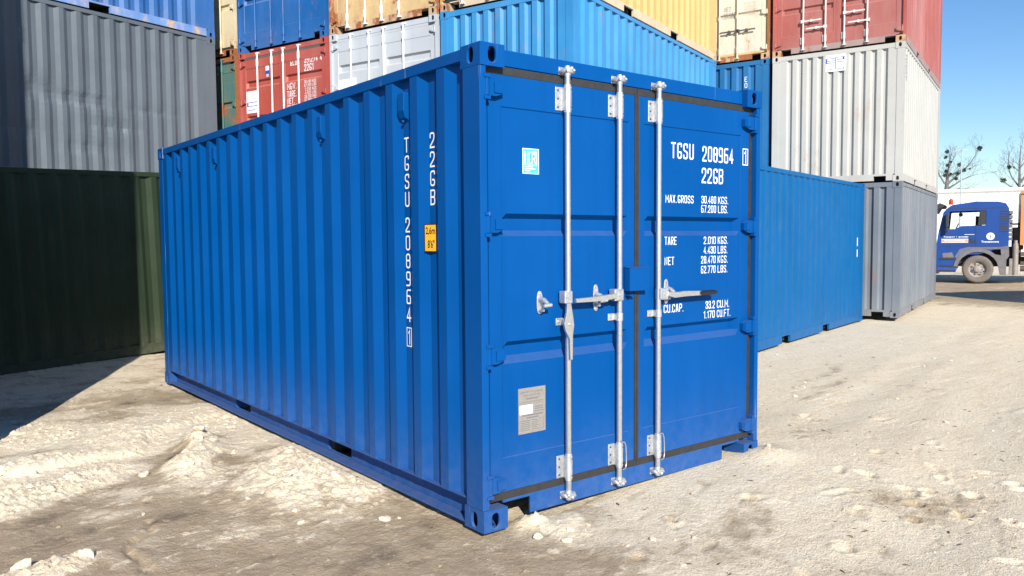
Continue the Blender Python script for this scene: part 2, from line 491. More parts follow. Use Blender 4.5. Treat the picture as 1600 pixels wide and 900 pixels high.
def hinge_mb(side, zc, h=.088):
    mb = MB()
    f = (lambda x: x) if side == 0 else (lambda x: W-x)
    def bx(a, b, y0, y1, z0, z1):
        a, b = sorted((f(a), f(b))); mb.box(a, b, y0, y1, z0, z1)
    mb.tube([(f(.052), .014, zc-h/2), (f(.052), .014, zc+h/2)], .0155, 12)
    # blade welded to the leaf: tapered plate
    t = [(.055, zc-h/2), (.115, zc-h/2), (.165, zc-h*.28), (.165, zc+h*.28), (.115, zc+h/2), (.055, zc+h/2)]
    poly = [(f(a), b) for a, b in t]
    if side: poly = poly[::-1]
    mb.prism(poly, .012, YD-.004, axis=1)
    bx(.100, .150, .006, .012, zc-h*.30, zc+h*.30)
    return mb
def lug_mb(side, z):
    mb = MB()
    f = (lambda x: x) if side == 0 else (lambda x: W-x)
    a, b = sorted((f(.028), f(.068)))
    mb.box(a, b, -.001, .046, z-.009, z+.009)
    return mb

def build_container(name, label, origin, rz, z, mat, H=2.591, front='door', wall_mat=None, post_mat=None, frame_mat=None,
                    pitch=.278, end_pitch=.25, first=.16, rail='flush', bars=None, bar_mat=None, gasket_mat=None, door_mat=None,
                    group='shipping containers stacked in the yard', hinge=True, dents=None, depth=.036, swages=SW1, detail=True, sill_mat=None, cast_mat=None):
    root = empty(name, (origin[0], origin[1], z), rz)
    tag(root, label, 'shipping container', group)
    wall_mat = wall_mat or mat; post_mat = post_mat or mat; frame_mat = frame_mat or mat
    door_mat = door_mat or mat; bar_mat = bar_mat or mat; gasket_mat = gasket_mat or M_RUBBER; sill_mat = sill_mat or frame_mat
    k = H-2.591
    zt = H-CZH
    # corner posts
    for sx in (0, 1):
        for sy in (0, 1):
            mb = MB()
            f = lambda x: W-x if sx else x
            g = lambda y: L-y if sy else y
            if sy == 0 and front == 'door':
                yk = .046 if not sx else .062
                poly = [(0, .005), (.042, .005), (.042, yk), (.078, yk), (.078, .16), (0, .16)]
            else:
                poly = [(.004, .004), (.13, .004), (.13, .05), (.06, .09), (.06, .15), (.004, .15)]
            poly = [(f(a), g(b)) for a, b in poly]
            if (sx+sy) % 2: poly = poly[::-1]
            mb.prism(poly, CZH+.001, zt-.001)
            mb.build('corner_post', post_mat, root, bevel=.004 if detail else 0)
    place_castings(root, cast_mat or frame_mat, H, .006 if detail else 0)
    # side walls and rails
    for sx in (0, 1):
        out = (-1, 0, 0) if sx == 0 else (1, 0, 0)
        xo = .009 if sx == 0 else W-.009
        mb = MB()
        prof = corr_profile(L-.30, pitch, .072, .068, .070, first-.15)
        corr_wall(mb, (xo, .15, 0), (0, 1, 0), out, L-.30, .150, H-.058, prof, depth, nz=1 if not dents else 30, dent=dents)
        mb.build('side_wall', wall_mat, root, bevel=.006 if detail else 0)
        mb = MB()
        a, b = sorted((.004 if sx == 0 else W-.004, .064 if sx == 0 else W-.064))
        mb.box(a, b, CYL+.001, L-CYL-.001, H-.072, H-.010)
        mb.build('top_side_rail', frame_mat, root, bevel=.003 if detail else 0)
        mb = MB()
        X = (lambda x: x) if sx == 0 else (lambda x: W-x)
        def bx(x0, x1, y0, y1, z0, z1):
            x0, x1 = sorted((X(x0), X(x1))); mb.box(x0, x1, y0, y1, z0, z1)
        pockets = [(1.69, 2.05), (4.00-.36, 4.0)]
        if rail == 'channel':
            bx(.012, .094, CYL+.001, L-CYL-.001, .148, .156)
            bx(.004, .094, CYL+.001, L-CYL-.001, .014, .024)
            segs = [(CYL+.001, pockets[0][0]), (pockets[0][1], pockets[1][0]), (pockets[1][1], L-CYL-.001)]
            for y0, y1 in segs: bx(.082, .090, y0, y1, .024, .148)
            for y0, y1 in pockets:
                bx(.082, .088, y0, y1, .024, .040); bx(.082, .088, y0, y1, .134, .148)
                bx(.090, .34, y0-.006, y0, .024, .148); bx(.090, .34, y1, y1+.006, .024, .148)
        else:
            ya, yb_ = CYL+.001, L-CYL-.001
            poly = [(ya, .016)]
            if rail == 'flush':
                for y0, y1 in pockets: poly += [(y0, .016), (y0, .122), (y1, .122), (y1, .016)]
            poly += [(yb_, .016), (yb_, .150), (ya, .150)]
            xa_, xb_ = sorted((X(.006), X(.040)))
            mb.prism(poly, xa_, xb_, axis=0)
        mb.build('bottom_side_rail', sill_mat, root, bevel=.002 if detail else 0)
    mb = MB()
    mb.box(.066, W-.066, .06, L-.06, .145, .160)
    for i in range(14):
        y = .35+i*.41
        mb.box(.10, W-.10, y, y+.05, .03, .145)
    mb.build('floor', M_UNDER, root)
    mb = MB()
    prof = corr_profile(L-.16, .21, .1, .012, .08, .1)
    vs = []
    for t, q in prof:
        vs += [(.05, .08+t, H-.012-.012*q), (W-.05, .08+t, H-.012-.012*q)]
    mb.add(vs, [(2*i, 2*i+1, 2*i+3, 2*i+2) for i in range(len(prof)-1)])
    mb.build('roof', wall_mat, root)
    # plain end at y = L (and at y = 0 when front == 'wall')
    ends = [1] + ([0] if front == 'wall' else [])
    for sy in ends:
        g = (lambda y: L-y) if sy else (lambda y: y)
        out = (0, 1, 0) if sy else (0, -1, 0)
        mb = MB()
        n_ = int((W-.26-.06)/end_pitch)
        sl = end_pitch*.16; inn = end_pitch*.27
        fst = (W-.26-(n_*end_pitch-(end_pitch-2*sl-inn)))/2
        prof = corr_profile(W-.26, end_pitch, 0, sl, inn, fst)
        corr_wall(mb, (.13, g(.012), 0), (1, 0, 0), out, W-.26, .14, H-.075, prof, .045, nz=1)
        mb.build('end_wall', wall_mat, root, bevel=.005 if detail else 0)
        mb = MB()
        y0, y1 = sorted((g(.007), g(.075)))
        mb.box(CXW+.001, W-CXW-.001, y0, y1, H-.098, H-.012)
        mb.build('end_top_rail', frame_mat, root, bevel=.003 if detail else 0)
        mb = MB()
        xa, xb = CXW+.001, W-CXW-.001
        mb.prism([(xa, .018), (xa+.12, .018), (xa+.12, .105), (xa+.34, .105), (xa+.34, .018), (xb-.34, .018), (xb-.34, .105), (xb-.12, .105), (xb-.12, .018), (xb, .018), (xb, .143), (xa, .143)], y0, y1, axis=1)
        mb.build('end_bottom_rail', frame_mat, root, bevel=.003 if detail else 0)
    if front != 'door': return root
    # door end
    zd0, zd1 = .186, H-.146
    mb = MB()
    mb.box(CXW+.001, W-CXW-.001, YD-.003, YD+.10, zt+.020, H-.012)
    mb.box(.079, W-.079, YD+.004, YD+.10, H-.103, zt+.020)
    mb.build('door_header', frame_mat, root, bevel=.003 if detail else 0)
    mb = MB()
    prof = [(CXW+.001, .126), (.355, .126), (.355, .030), (W-.355, .030), (W-.355, .126), (W-CXW-.001, .126), (W-CXW-.001, .142), (CXW+.001, .142)]
    mb.prism(prof, YD-.004, YD+.012, axis=1)
    mb.box(.20, W-.20, YD+.012, YD+.10, .120, .142)
    mb.build('door_sill', sill_mat, root, bevel=.003 if detail else 0)
    xm = W/2
    gs = [(0, .080, xm-.020), (1, xm+.020, W-.080)]
    for side, x0, x1 in gs:
        mb = door_mesh(x0, x1, zd0, zd1, swages, side)
        d = mb.build('door', door_mat, root)
        # rubber seal round the leaf, sub-part
        mb = MB()
        gy0, gy1 = YD-.002, YD+.03
        xa, xb = (.043, xm-.001) if side == 0 else (xm+.001, W-.043)
        xi0, xi1 = x0, x1
        mb.box(xa+.002, xb-.0005, gy0, gy1, zd1+.001, zd1+.042)
        mb.box(xa+.002, xb-.0005, gy0, gy1, .1435, zd0-.001)
        if side == 0:
            mb.box(x1+.001, xb-.0005, gy0-.002, gy1, zd0-.001, zd1+.001)
        else:
            mb.box(xa+.002-.002, x0-.001, gy0-.002, gy1, zd0-.001, zd1+.001); mb.box(x1+.001, xb-.002, gy0+.002, gy1, zd0-.001, zd1+.001)
        mb.build('door_seal', gasket_mat, d)
        if hinge:
            for zc in (.241, .946, 1.649, 2.366+k):
                hinge_mb(side, zc).build('hinge', door_mat, d)
                for zl in (zc-.056, zc+.056): lug_mb(side, zl).build('hinge_lug', post_mat, root)
    if bars is None: bars = (.44, .93, W-.93, W-.44)
    for X in bars:
        mb = MB(); by = .010
        mb.tube([(X, by, .10), (X, by, 2.51+k)], .0165, 12)
        for zz in (.25, 2.36+k):
            mb.tube([(X, by, zz-.065), (X, by, zz+.065)], .0235, 12)
            mb.box(X-.058, X-.018, YD-.018, YD-.010, zz-.065, zz+.065)
        mb.tube([(X, by, .065), (X, by, .12)], .022, 8); mb.tube([(X, by, 2.49+k), (X, by, 2.545+k)], .022, 8)
        mb.box(X-.035, X+.035, by-.012, YD-.005, 2.53+k, 2.548+k); mb.box(X-.035, X+.035, by-.012, YD-.005, .066, .084)
        b = mb.build('locking_bar', bar_mat, root)
    return root

# ------------------------------------------------------------------ the ground
def vnoise(x, y, seed=0):
    """smooth value-gradient noise, vectorised, about -1..1"""
    xi = np.floor(x).astype(np.int64); yi = np.floor(y).astype(np.int64)
    xf = x-xi; yf = y-yi
    def g(ix, iy):
        h = (ix*374761393 + iy*668265263 + seed*1442695041) & 0xffffffff
        h = ((h ^ (h >> 13))*1274126177) & 0xffffffff
        h = (h ^ (h >> 16)) & 0xffff
        a = h/65536.0*2*np.pi
        return np.cos(a), np.sin(a)
    u = xf*xf*xf*(xf*(xf*6-15)+10); v = yf*yf*yf*(yf*(yf*6-15)+10)
    def d(ix, iy, fx, fy):
        a, b = g(ix, iy); return a*fx+b*fy
    n00 = d(xi, yi, xf, yf); n10 = d(xi+1, yi, xf-1, yf); n01 = d(xi, yi+1, xf, yf-1); n11 = d(xi+1, yi+1, xf-1, yf-1)
    return (n00*(1-u)+n10*u)*(1-v)+(n01*(1-u)+n11*u)*v*1.0
def fbm(x, y, sc, octv=4, seed=0, gain=.5):
    s = 0; a = 1; t = 0
    for i in range(octv):
        s = s+a*vnoise(x*sc*2**i+13.1*i, y*sc*2**i-7.7*i, seed+i*17); t += a; a *= gain
    return s/t*1.6
def sstep(a, b, x):
    t = np.clip((x-a)/(b-a), 0, 1); return t*t*(3-2*t)
def seg_dist(x, y, pts):
    """distance to a polyline and signed side of it"""
    best = np.full(x.shape, 1e9); side = np.zeros(x.shape); par = np.zeros(x.shape)
    for i in range(len(pts)-1):
        (ax, ay), (bx, by) = pts[i], pts[i+1]
        dx, dy = bx-ax, by-ay; l2 = dx*dx+dy*dy
        t = np.clip(((x-ax)*dx+(y-ay)*dy)/l2, 0, 1)
        px, py = ax+dx*t, ay+dy*t
        d = np.hypot(x-px, y-py)
        cr = (dx*(y-py)-dy*(x-px))/math.sqrt(l2)
        mm = d < best
        best = np.where(mm, d, best); side = np.where(mm, cr, side); par = np.where(mm, (i+t)/(len(pts)-1), par)
    return best, side, par
def ell(x, y, cx, cy, rx, ry, ang):
    c, s = math.cos(ang), math.sin(ang)
    dx, dy = x-cx, y-cy
    a = (dx*c+dy*s)/rx; b = (-dx*s+dy*c)/ry
    return np.sqrt(a*a+b*b)
def worley(x, y, sc, seed=0):
    """distance to the nearest random cell point and a random value of that cell"""
    X_, Y_ = x*sc, y*sc
    xi = np.floor(X_).astype(np.int64); yi = np.floor(Y_).astype(np.int64)
    best = np.full(x.shape, 9.0); val = np.zeros(x.shape)
    for dx in (-1, 0, 1):
        for dy in (-1, 0, 1):
            cx, cy = xi+dx, yi+dy
            h = (cx*73856093 ^ cy*19349663 ^ (seed*83492791+12345)) & 0xffffffff
            h = ((h ^ (h >> 13))*1274126177) & 0xffffffff
            h = (h ^ (h >> 16)) & 0xffffffff
            rx = (h & 0x3ff)/1024.0; ry = ((h >> 10) & 0x3ff)/1024.0; rv = ((h >> 20) & 0x3ff)/1024.0
            d = np.hypot(X_-cx-rx, Y_-cy-ry)
            mm = d < best
            best = np.where(mm, d, best); val = np.where(mm, rv, val)
    return best, val
def clods(x, y, sc, seed, dens=.6):
    """heights of separate rounded clods, 0..1"""
    wx = x+.25/sc*fbm(x, y, sc*1.2, 2, seed+3); wy = y+.25/sc*fbm(x+5, y, sc*1.2, 2, seed+4)
    d, v = worley(wx, wy, sc, seed)
    r = .16+.34*np.clip((v-(1-dens))/dens, 0, 1)
    q = np.clip(1-(d/r)**2, 0, 1)*(v > 1-dens)
    return np.sqrt(q)*r*2
def ground_fields(x, y):
    """height and crust (pale dry sand 1, damp brown earth 0)"""
    near = 1-sstep(9, 16, np.hypot(x-1, y-1))
    left = 1-sstep(-.1, 1.2, x-.05*y)
    wob = fbm(x, y, .9, 3, 5)*.18+fbm(x, y, 4, 3, 6)*.04
    wob2 = fbm(x+9, y, .9, 3, 6)*.18+fbm(x+9, y, 4, 3, 7)*.04
    z = fbm(x, y, .16, 3, 3)*.05*sstep(7, 20, np.hypot(x-1, y-2))-.028
    z = z+fbm(x, y, .55, 3, 9)*(.007+.015*left)+fbm(x, y, 2.3, 4, 21)*(.0022+.008*left)
    # in front of the doors the sand rises against the sill
    fr = sstep(.15, 2.0, x)*(1-sstep(.25, 1.5, np.abs(y+.02)))*(1-sstep(2.9, 4.5, x))
    z = z+.062*fr
    bank = np.exp(-((x-2.43)**2/.05+(y+.10)**2/.03)); z = z+.05*bank
    wx, wy = x+wob, y+wob2
    crust = np.full(x.shape, 0.0)
    rough = np.zeros(x.shape)
    # ridge thrown up by a track, with a broken edge facing the camera
    d, sd, t = seg_dist(wx, wy, [(-3.6, 2.5), (-2.3, 2.95), (-1.62, 3.18), (-1.15, 3.20), (-.75, 3.75), (-.1, 4.3)])
    ridge = np.exp(-(d/.30)**2)*(1-.55*t)
    z = z+.070*ridge*np.where(sd > 0, 1, sstep(-.16, -.05, sd)); crust = np.maximum(crust, sstep(.15, .75, np.exp(-(d/.42)**2))); rough = np.maximum(rough, ridge)
    d, sd, t = seg_dist(wx, wy, [(-3.2, 1.6), (-2.2, 2.25), (-1.5, 2.62), (-1.22, 2.8)])
    z = z+.04*np.exp(-(d/.22)**2); crust = np.maximum(crust, sstep(.2, .8, np.exp(-(d/.34)**2))); rough = np.maximum(rough, np.exp(-(d/.3)**2))
    for cx, cy, rx, ry, an, h in [(-.70, 2.62, .46, .20, 1.05, .085), (-.54, 2.98, .16, .13, .3, .075), (-.86, 2.30, .26, .16, .8, .04), (-.38, 1.62, .62, .34, 1.25, .065), (-.14, 1.25, .34, .22, 1.2, .04), (-.12, 2.1, .42, .22, 1.3, .045),
                                  (-1.93, 1.02, .26, .15, .3, .04), (.28, -.01, .11, .09, .1, .060), (.42, -.14, .18, .08, .2, .03)]:
        e = ell(wx, wy, cx, cy, rx, ry, an)
        k = np.exp(-(e**2)*1.1)
        z = z+h*k*(1+.45*fbm(x, y, 6, 3, 31)); crust = np.maximum(crust, sstep(.12, .62, k*(1+.9*fbm(x, y, 5.0, 5, 37, .65)))); rough = np.maximum(rough, k*min(1, h/.05))
    e = ell(wx, wy, -.98, 2.85, .30, .55, -.6); z = z-.03*np.exp(-e**2); rough = rough*(1-.7*np.exp(-e**2))
    d, sd, t = seg_dist(wx, wy, [(-1.62, .62), (-1.55, 1.05), (-1.36, 1.28), (-1.22, 1.5)])
    z = z-.028*np.exp(-(d/.028)**2)*(np.abs(fbm(x, y, 5, 2, 44))+.4)+.005*np.exp(-((d-.06)/.05)**2)
    dryness = sstep(-.8, .7, (x-.10*y)-.1+.9*fbm(x, y, .8, 4, 12))
    crust = np.maximum(crust, dryness*(.72+.22*fbm(x, y, .7, 4, 14)+.25*sstep(.8, 4.0, x)))
    ld = sstep(-.15, .75, fbm(x, y*1.2, 1.1, 5, 55)+.16*sstep(3.0, 4.2, y)-.10*sstep(1.9, .9, y)*(x < .2))
    crust = np.maximum(crust, .25*left+ld*.55)
    band = sstep(2.7, 3.5, wy+.35*wx+.3*fbm(x, y, 1.3, 3, 17))*(1-sstep(4.0, 5.0, wy+.2*wx))*(x < 1)
    crust = np.maximum(crust, band*.85); rough = np.maximum(rough, band*.5)
    far = sstep(5.0, 6.2, wy)*left
    crust = np.maximum(crust, far*(.55+.3*fbm(x, y, .8, 3, 81)))
    for a0, a1, wd, dp in [((1.5, -3.2), (17, 1.6), .20, .012), ((1.0, -1.7), (16, 2.6), .22, .010), ((3.2, .2), (18, 4.0), .18, .010)]:
        d, sd, t = seg_dist(x, y+.12*fbm(x, y, .5, 2, 71), [a0, a1])
        z = z+dp*(-np.exp(-(d/wd)**2)+.6*np.exp(-((d-wd*1.7)/(wd*.7))**2))*sstep(-.5, .3, fbm(x, y, .4, 2, 73))
        crust = crust-.10*np.exp(-(d/wd)**2)*sstep(-.3, .4, fbm(x, y, .6, 2, 75))
    rng = np.random.RandomState(4)
    for i in range(60):
        cx, cy = (rng.uniform(.3, 9), rng.uniform(-2.6, .9)) if i > 16 else (rng.uniform(1.5, 3.4), rng.uniform(-2.0, -.5))
        if cy > -.35 and cx < 2.7: cy = -.6-rng.rand()
        e = ell(x, y, cx, cy, rng.uniform(.04, .08), rng.uniform(.025, .04), rng.uniform(0, 3))
        k = np.exp(-e**2*1.2)
        z = z-rng.uniform(.010, .026)*k+.005*np.exp(-((e-1.7)/.5)**2); crust = crust-.25*k
    # churned patches among the smooth sand on the right
    churn = sstep(.12, .45, fbm(x+.4*wob, y*1.6, .75, 4, 131))*(1-left)
    rough = np.maximum(rough, churn*.45); crust = crust-.16*churn
    # damp hollows and dark patches, and places where the dry crust is whole
    for cx, cy, rx, ry, an, k_ in [(.15, 4.9, .60, .32, .4, .9), (-.35, 5.15, .7, .25, .2, .8), (-1.0, 4.45, .55, .2, .5, .5), (-.92, 2.80, .26, .34, -.6, .9), (-.47, 2.42, .12, .24, .6, .8), (-.12, 2.50, .14, .12, .3, .6), (-1.05, 1.42, .30, .16, .5, .35),
                                   (-1.55, 1.5, .65, .30, .2, .7), (-1.7, 1.95, .5, .22, .5, .6), (-.55, .15, .55, .40, 0, .55), (-.1, .35, .16, .5, 0, .5), (-1.2, .4, .5, .3, 0, .45)]:
        e = ell(wx, wy, cx, cy, rx, ry, an); crust = crust-k_*np.exp(-e**2*1.3)*(.7+.9*fbm(x, y, 3.2, 5, 301, .65))
    for cx, cy, rx, ry, an, k_ in [(.05, 3.1, .30, .75, 0, .5), (-.2, 4.0, .5, .35, 0, .5), (-1.75, 2.45, .35, .16, .5, .5), (-1.05, .85, .2, .1, .3, .35)]:
        e = ell(wx, wy, cx, cy, rx, ry, an); k = np.exp(-e**2*1.2); crust = crust+k_*k; rough = np.maximum(rough, .5*k)
    for cx, cy, r_, dp in [(2.32, -1.18, .045, .035), (2.62, -1.12, .04, .03), (2.77, -1.32, .05, .035), (2.36, -1.43, .045, .035), (2.45, -1.64, .03, .03), (2.05, -1.30, .03, .02), (.95, -.48, .03, .02), (2.95, -1.05, .035, .03), (1.95, -1.05, .03, .02)]:
        e = ell(x, y, cx, cy, r_, r_*.75, .5+cx); k = np.exp(-e**2); z = z-dp*k+.010*np.exp(-((e-1.8)/.5)**2)*(1+fbm(x, y, 14, 2, 311)); crust = crust-.5*k
    e = ell(wx, wy, 5.3, 1.35, .8, .35, .2); k = np.exp(-e**2); rough = np.maximum(rough, .55*k); crust = crust-.25*k*(1+fbm(x, y, 3, 3, 320))
    e = ell(wx, wy, 6.7, 1.85, .9, .10, .26); crust = crust-.5*np.exp(-e**2)
    e = ell(wx, wy, 2.5, -1.35, .55, .35, .6); rough = np.maximum(rough, .4*np.exp(-e**2)); crust = crust-.12*np.exp(-e**2)
    e = ell(wx, wy, 6.3, .5, 1.0, .28, .2); rough = np.maximum(rough, .35*np.exp(-e**2)); crust = crust-.16*np.exp(-e**2)
    xl, yl = x*.97+y*.26, -x*.26+y*.97
    mott = sstep(.0, .45, fbm(xl*.7, yl*2.2, 1.1, 5, 331, .6))*(1-.8*left); crust = crust-.27*mott
    mo2 = sstep(.15, .5, fbm(xl*.8, yl*2.4, 4.2, 4, 341, .6)); crust = crust-.26*mo2*(1-.4*left); z = z-.004*mo2
    mo3 = sstep(.28, .42, fbm(xl*1.0, yl*1.8, 6.5, 4, 351, .6))*left; crust = crust+.38*mo3; z = z+.004*mo3
    cr = np.abs(fbm(x, y, 7.0, 4, 91, .6))
    c1 = clods(x, y, 9, 201, .55); c2 = clods(x, y, 20, 203, .6); c3 = clods(x, y, 36, 207, .6)
    sel = sstep(-.2, .5, fbm(x, y, 1.7, 3, 151)+.9*rough-.25)
    damp_amt = .36+.64*np.maximum(rough, .5*left*sel)
    z = z+near*((.022*cr+.004*fbm(x, y, 19, 3, 95, .6))*(.16+.5*left*damp_amt+.7*rough)+ (.024*c1+.017*c2+.010*c3)*rough*sel+(.011*c2+.009*c3)*left*sel*.55+(.008*c2+.006*c3)*(1-left)*sstep(.1, .6, fbm(x, y, 2.6, 3, 157)))-.004
    crust = crust+.16*(c1*rough+c2*sel)*left
    # the steel sill and rails of the near container stay clear of the sand
    lim = .002+.55*np.maximum(0, -.03-x)
    beside = sstep(-.45, -.30, x)*(x < 2.6)*(y > .30)*(y < 6.1)
    z = np.where(beside > 0, z*(1-beside)+beside*np.minimum(z, lim), z)
    under = (x > .02)*(x < 2.42)*sstep(.25, .6, y)*(y < 6.05)
    z = z*(1-under)+under*np.minimum(z, -.02)
    # muddy lane in front of the truck, its shadow deepened in the ground colour
    mud_shade = sstep(15.5, 19, x)*sstep(1.5, 3.0, y)*(1-sstep(27, 40, x)); crust = crust-1.0*mud_shade*(.75+.6*fbm(x, y, .25, 3, 401))
    return z, np.clip(crust, -.6, 1.2), rough
def graded(lo, hi, spans, grow):
    """coordinates with fine spans (from, to, step) and growing steps outside"""
    c = []
    for a, b_, h in spans: c += list(np.arange(a, b_-h*.3, h))
    c.append(spans[-1][1])
    s_ = spans[-1][2]; v = spans[-1][1]
    while v < hi: s_ *= grow; v += s_; c.append(v)
    s_ = spans[0][2]; v = spans[0][0]
    while v > lo: s_ *= grow; v -= s_; c.insert(0, v)
    return np.array(c)
gx = graded(-500, 700, [(-2.35, .15, .0105), (.15, 3.6, .0165)], 1.055)
gy = graded(-500, 700, [(-2.2, .4, .0150), (.4, 4.4, .0115)], 1.055)
X, Y = np.meshgrid(gx, gy)
Z, CR, _ = ground_fields(X, Y)
Z = Z*(1-sstep(60, 150, np.hypot(X, Y)))
ny, nx = X.shape
me = bpy.data.meshes.new('ground')
me.vertices.add(nx*ny)
me.vertices.foreach_set('co', np.stack([X, Y, Z], -1).astype(np.float32).ravel())
idx = np.arange(nx*ny).reshape(ny, nx)
quads = np.stack([idx[:-1, :-1], idx[:-1, 1:], idx[1:, 1:], idx[1:, :-1]], -1).reshape(-1, 4)
nq = len(quads)
me.loops.add(nq*4); me.loops.foreach_set('vertex_index', quads.ravel().astype(np.int32))
me.polygons.add(nq); me.polygons.foreach_set('loop_start', (np.arange(nq)*4).astype(np.int32)); me.polygons.foreach_set('loop_total', np.full(nq, 4, np.int32))
me.polygons.foreach_set('use_smooth', np.ones(nq, bool))
me.update(calc_edges=True); me.validate()
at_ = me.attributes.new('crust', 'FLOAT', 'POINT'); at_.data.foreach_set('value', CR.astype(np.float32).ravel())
print('ground verts', nx*ny)
ground = bpy.data.objects.new('ground', me); COL.objects.link(ground); ground['kind'] = 'structure'

def ground_material():
    mt, nt, b = nodes('sandy_ground')
    tc = nt.nodes.new('ShaderNodeTexCoord').outputs['Object']
    at = N(nt, 'ShaderNodeAttribute', attribute_name='crust').outputs['Fac']
    n1 = noise(nt, tc, 7, 8, .65); n2 = noise(nt, tc, 38, 6, .7); n3 = noise(nt, tc, .45, 5, .6); n4 = noise(nt, tc, 110, 3, .6)
    def madd(p, k, q):
        a = N(nt, 'ShaderNodeMath', operation='MULTIPLY_ADD'); nt.links.new(p, a.inputs[0]); a.inputs[1].default_value = k
        if hasattr(q, 'links'): nt.links.new(q, a.inputs[2])
        else: a.inputs[2].default_value = q
        return a.outputs[0]
    nm = noise(nt, tc, 3.0, 9, .72); nst = noise(nt, tc, 2.0, 7, .7, (1, 2.2, 1))
    f = madd(at, 1.75, 0.0); f = madd(nm, 2.3, f); f = madd(n1, 1.2, f); f = madd(n2, .7, f)
    fac = ramp(nt, madd(f, .5, -1.02), [(.18, 0), (.34, .30), (.46, .74), (.62, 1)])
    damp = ramp(nt, n1, [(.3, (.38, .29, .18)), (.55, (.48, .38, .245)), (.75, (.56, .455, .31))])
    damp = mix(nt, ramp(nt, n3, [(.45, 0), (.65, .5)]), damp, (.40, .30, .20))
    dry = ramp(nt, madd(nst, .7, madd(n2, .3, 0.0)), [(.34, (.77, .64, .44)), (.50, (.87, .745, .54)), (.66, (.90, .80, .61))])
    dry = mix(nt, ramp(nt, n3, [(.42, 0), (.7, .4)]), dry, (.84, .70, .49))
    damp = mix(nt, ramp(nt, madd(at, -1.0, 0.0), [(.05, 0), (.5, 1)]), damp, (.10, .078, .058))  # lowest crust: wettest earth, and the shadow painted dark by the truck
    c = mix(nt, fac, damp, dry)
    vo = nt.nodes.new('ShaderNodeTexVoronoi'); vo.inputs['Scale'].default_value = 60; nt.links.new(tc, vo.inputs['Vector'])
    sp = ramp(nt, vo.outputs['Distance'], [(.05, .35), (.12, 0)])
    c = mix(nt, sp, c, (.34, .26, .17))
    vo2 = nt.nodes.new('ShaderNodeTexVoronoi'); vo2.inputs['Scale'].default_value = 34; nt.links.new(tc, vo2.inputs['Vector'])
    c = mix(nt, ramp(nt, vo2.outputs['Distance'], [(.06, .25), (.16, 0)]), c, (.86, .78, .63))
    c = mix(nt, ramp(nt, n4, [(.35, .30), (.55, 0)]), c, (.42, .33, .23))
    c = mix(nt, ramp(nt, noise(nt, tc, 22, 8, .8), [(.36, .45), (.50, 0)]), c, (.50, .40, .28))
    nt.links.new(c, b.inputs['Base Color'])
    b.inputs['Roughness'].default_value = .95; b.inputs['Specular IOR Level'].default_value = .1
    bp = nt.nodes.new('ShaderNodeBump'); bp.inputs['Strength'].default_value = 1.0; bp.inputs['Distance'].default_value = .017
    h = N(nt, 'ShaderNodeMath', operation='MULTIPLY_ADD'); nt.links.new(n2, h.inputs[0]); h.inputs[1].default_value = .9
    h2 = N(nt, 'ShaderNodeMath', operation='MULTIPLY'); nt.links.new(n4, h2.inputs[0]); h2.inputs[1].default_value = .5
    nt.links.new(h2.outputs[0], h.inputs[2])
    nt.links.new(h.outputs[0], bp.inputs['Height']); nt.links.new(bp.outputs[0], b.inputs['Normal'])
    return mt
M_GROUND = ground_material()
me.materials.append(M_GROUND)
def gz(x, y):
    return float(ground_fields(np.array([float(x)]), np.array([float(y)]))[0][0])

# stones and clods lying on the ground
M_CLOD = plain('dry_clod', (.70, .60, .45), .95, 0, .12, 40, .4, spec=.1)
M_STONE = plain('grey_stone', (.30, .25, .20), .9, 0, .2, 30, .3, spec=.2)
def stone_mesh(seed, mat):
    rs = random.Random(seed); bm = bmesh.new(); bmesh.ops.create_icosphere(bm, subdivisions=2, radius=1)
    for v in bm.verts:
        n = v.co.normalized()
        k = 1+.28*math.sin(n.x*3+seed)*math.cos(n.y*4-seed)+rs.uniform(-.12, .12)
        v.co = Vector((n.x*k, n.y*k*.85, n.z*k*.6))
    me_ = bpy.data.meshes.new('stone'); bm.to_mesh(me_); bm.free(); me_.materials.append(mat)
    return me_
SM = [stone_mesh(i, M_CLOD) for i in range(4)]+[stone_mesh(9, M_STONE)]
rs = random.Random(3)
spots = [(-1.10, 2.48, .045), (-.62, 1.02, .03), (-.25, .62, .035), (.32, -.30, .03), (.42, -.22, .022), (.24, -.16, .03), (-1.72, 1.02, .04), (-1.85, .96, .05), (-2.0, 1.05, .045), (-.55, 3.02, .06), (-.48, 2.92, .045), (-.60, 2.88, .05),
         (2.40, -.10, .035), (2.50, -.04, .03), (2.46, -.16, .02), (-.42, 2.62, .04), (-.85, 2.3, .035), (-.2, 1.35, .035), (-.1, 1.05, .03), (-.5, 1.2, .035), (-1.5, 2.75, .03), (-1.7, 2.95, .035), (.55, -.22, .018)]
for i in range(48):
    x, y = (rs.uniform(-2.2, .1), rs.uniform(.2, 4.2)) if i < 20 else (rs.uniform(.2, 7.5), rs.uniform(-2.6, -.25))
    if i >= 40: x, y = rs.uniform(4.5, 13), rs.uniform(-.5, 2.4)
    if x > -.05 and -.1 < y: 
        if x < 2.6: continue
    spots.append((x, y, rs.uniform(.010, .024)*(1.3 if i >= 40 else 1)))
SX = np.array([s[0] for s in spots]); SY = np.array([s[1] for s in spots]); SZ = ground_fields(SX, SY)[0]
for i, (x, y, r) in enumerate(spots):
    o = bpy.data.objects.new('stone', SM[rs.randrange(4) if rs.random() < .9 else 4]); COL.objects.link(o); o.parent = ground
    o.location = (x, y, SZ[i]+r*.12); o.scale = (r, r*rs.uniform(.7, 1), r*rs.uniform(.7, 1)); o.rotation_euler = (rs.uniform(-.4, .4), rs.uniform(-.4, .4), rs.uniform(0, 6.28))
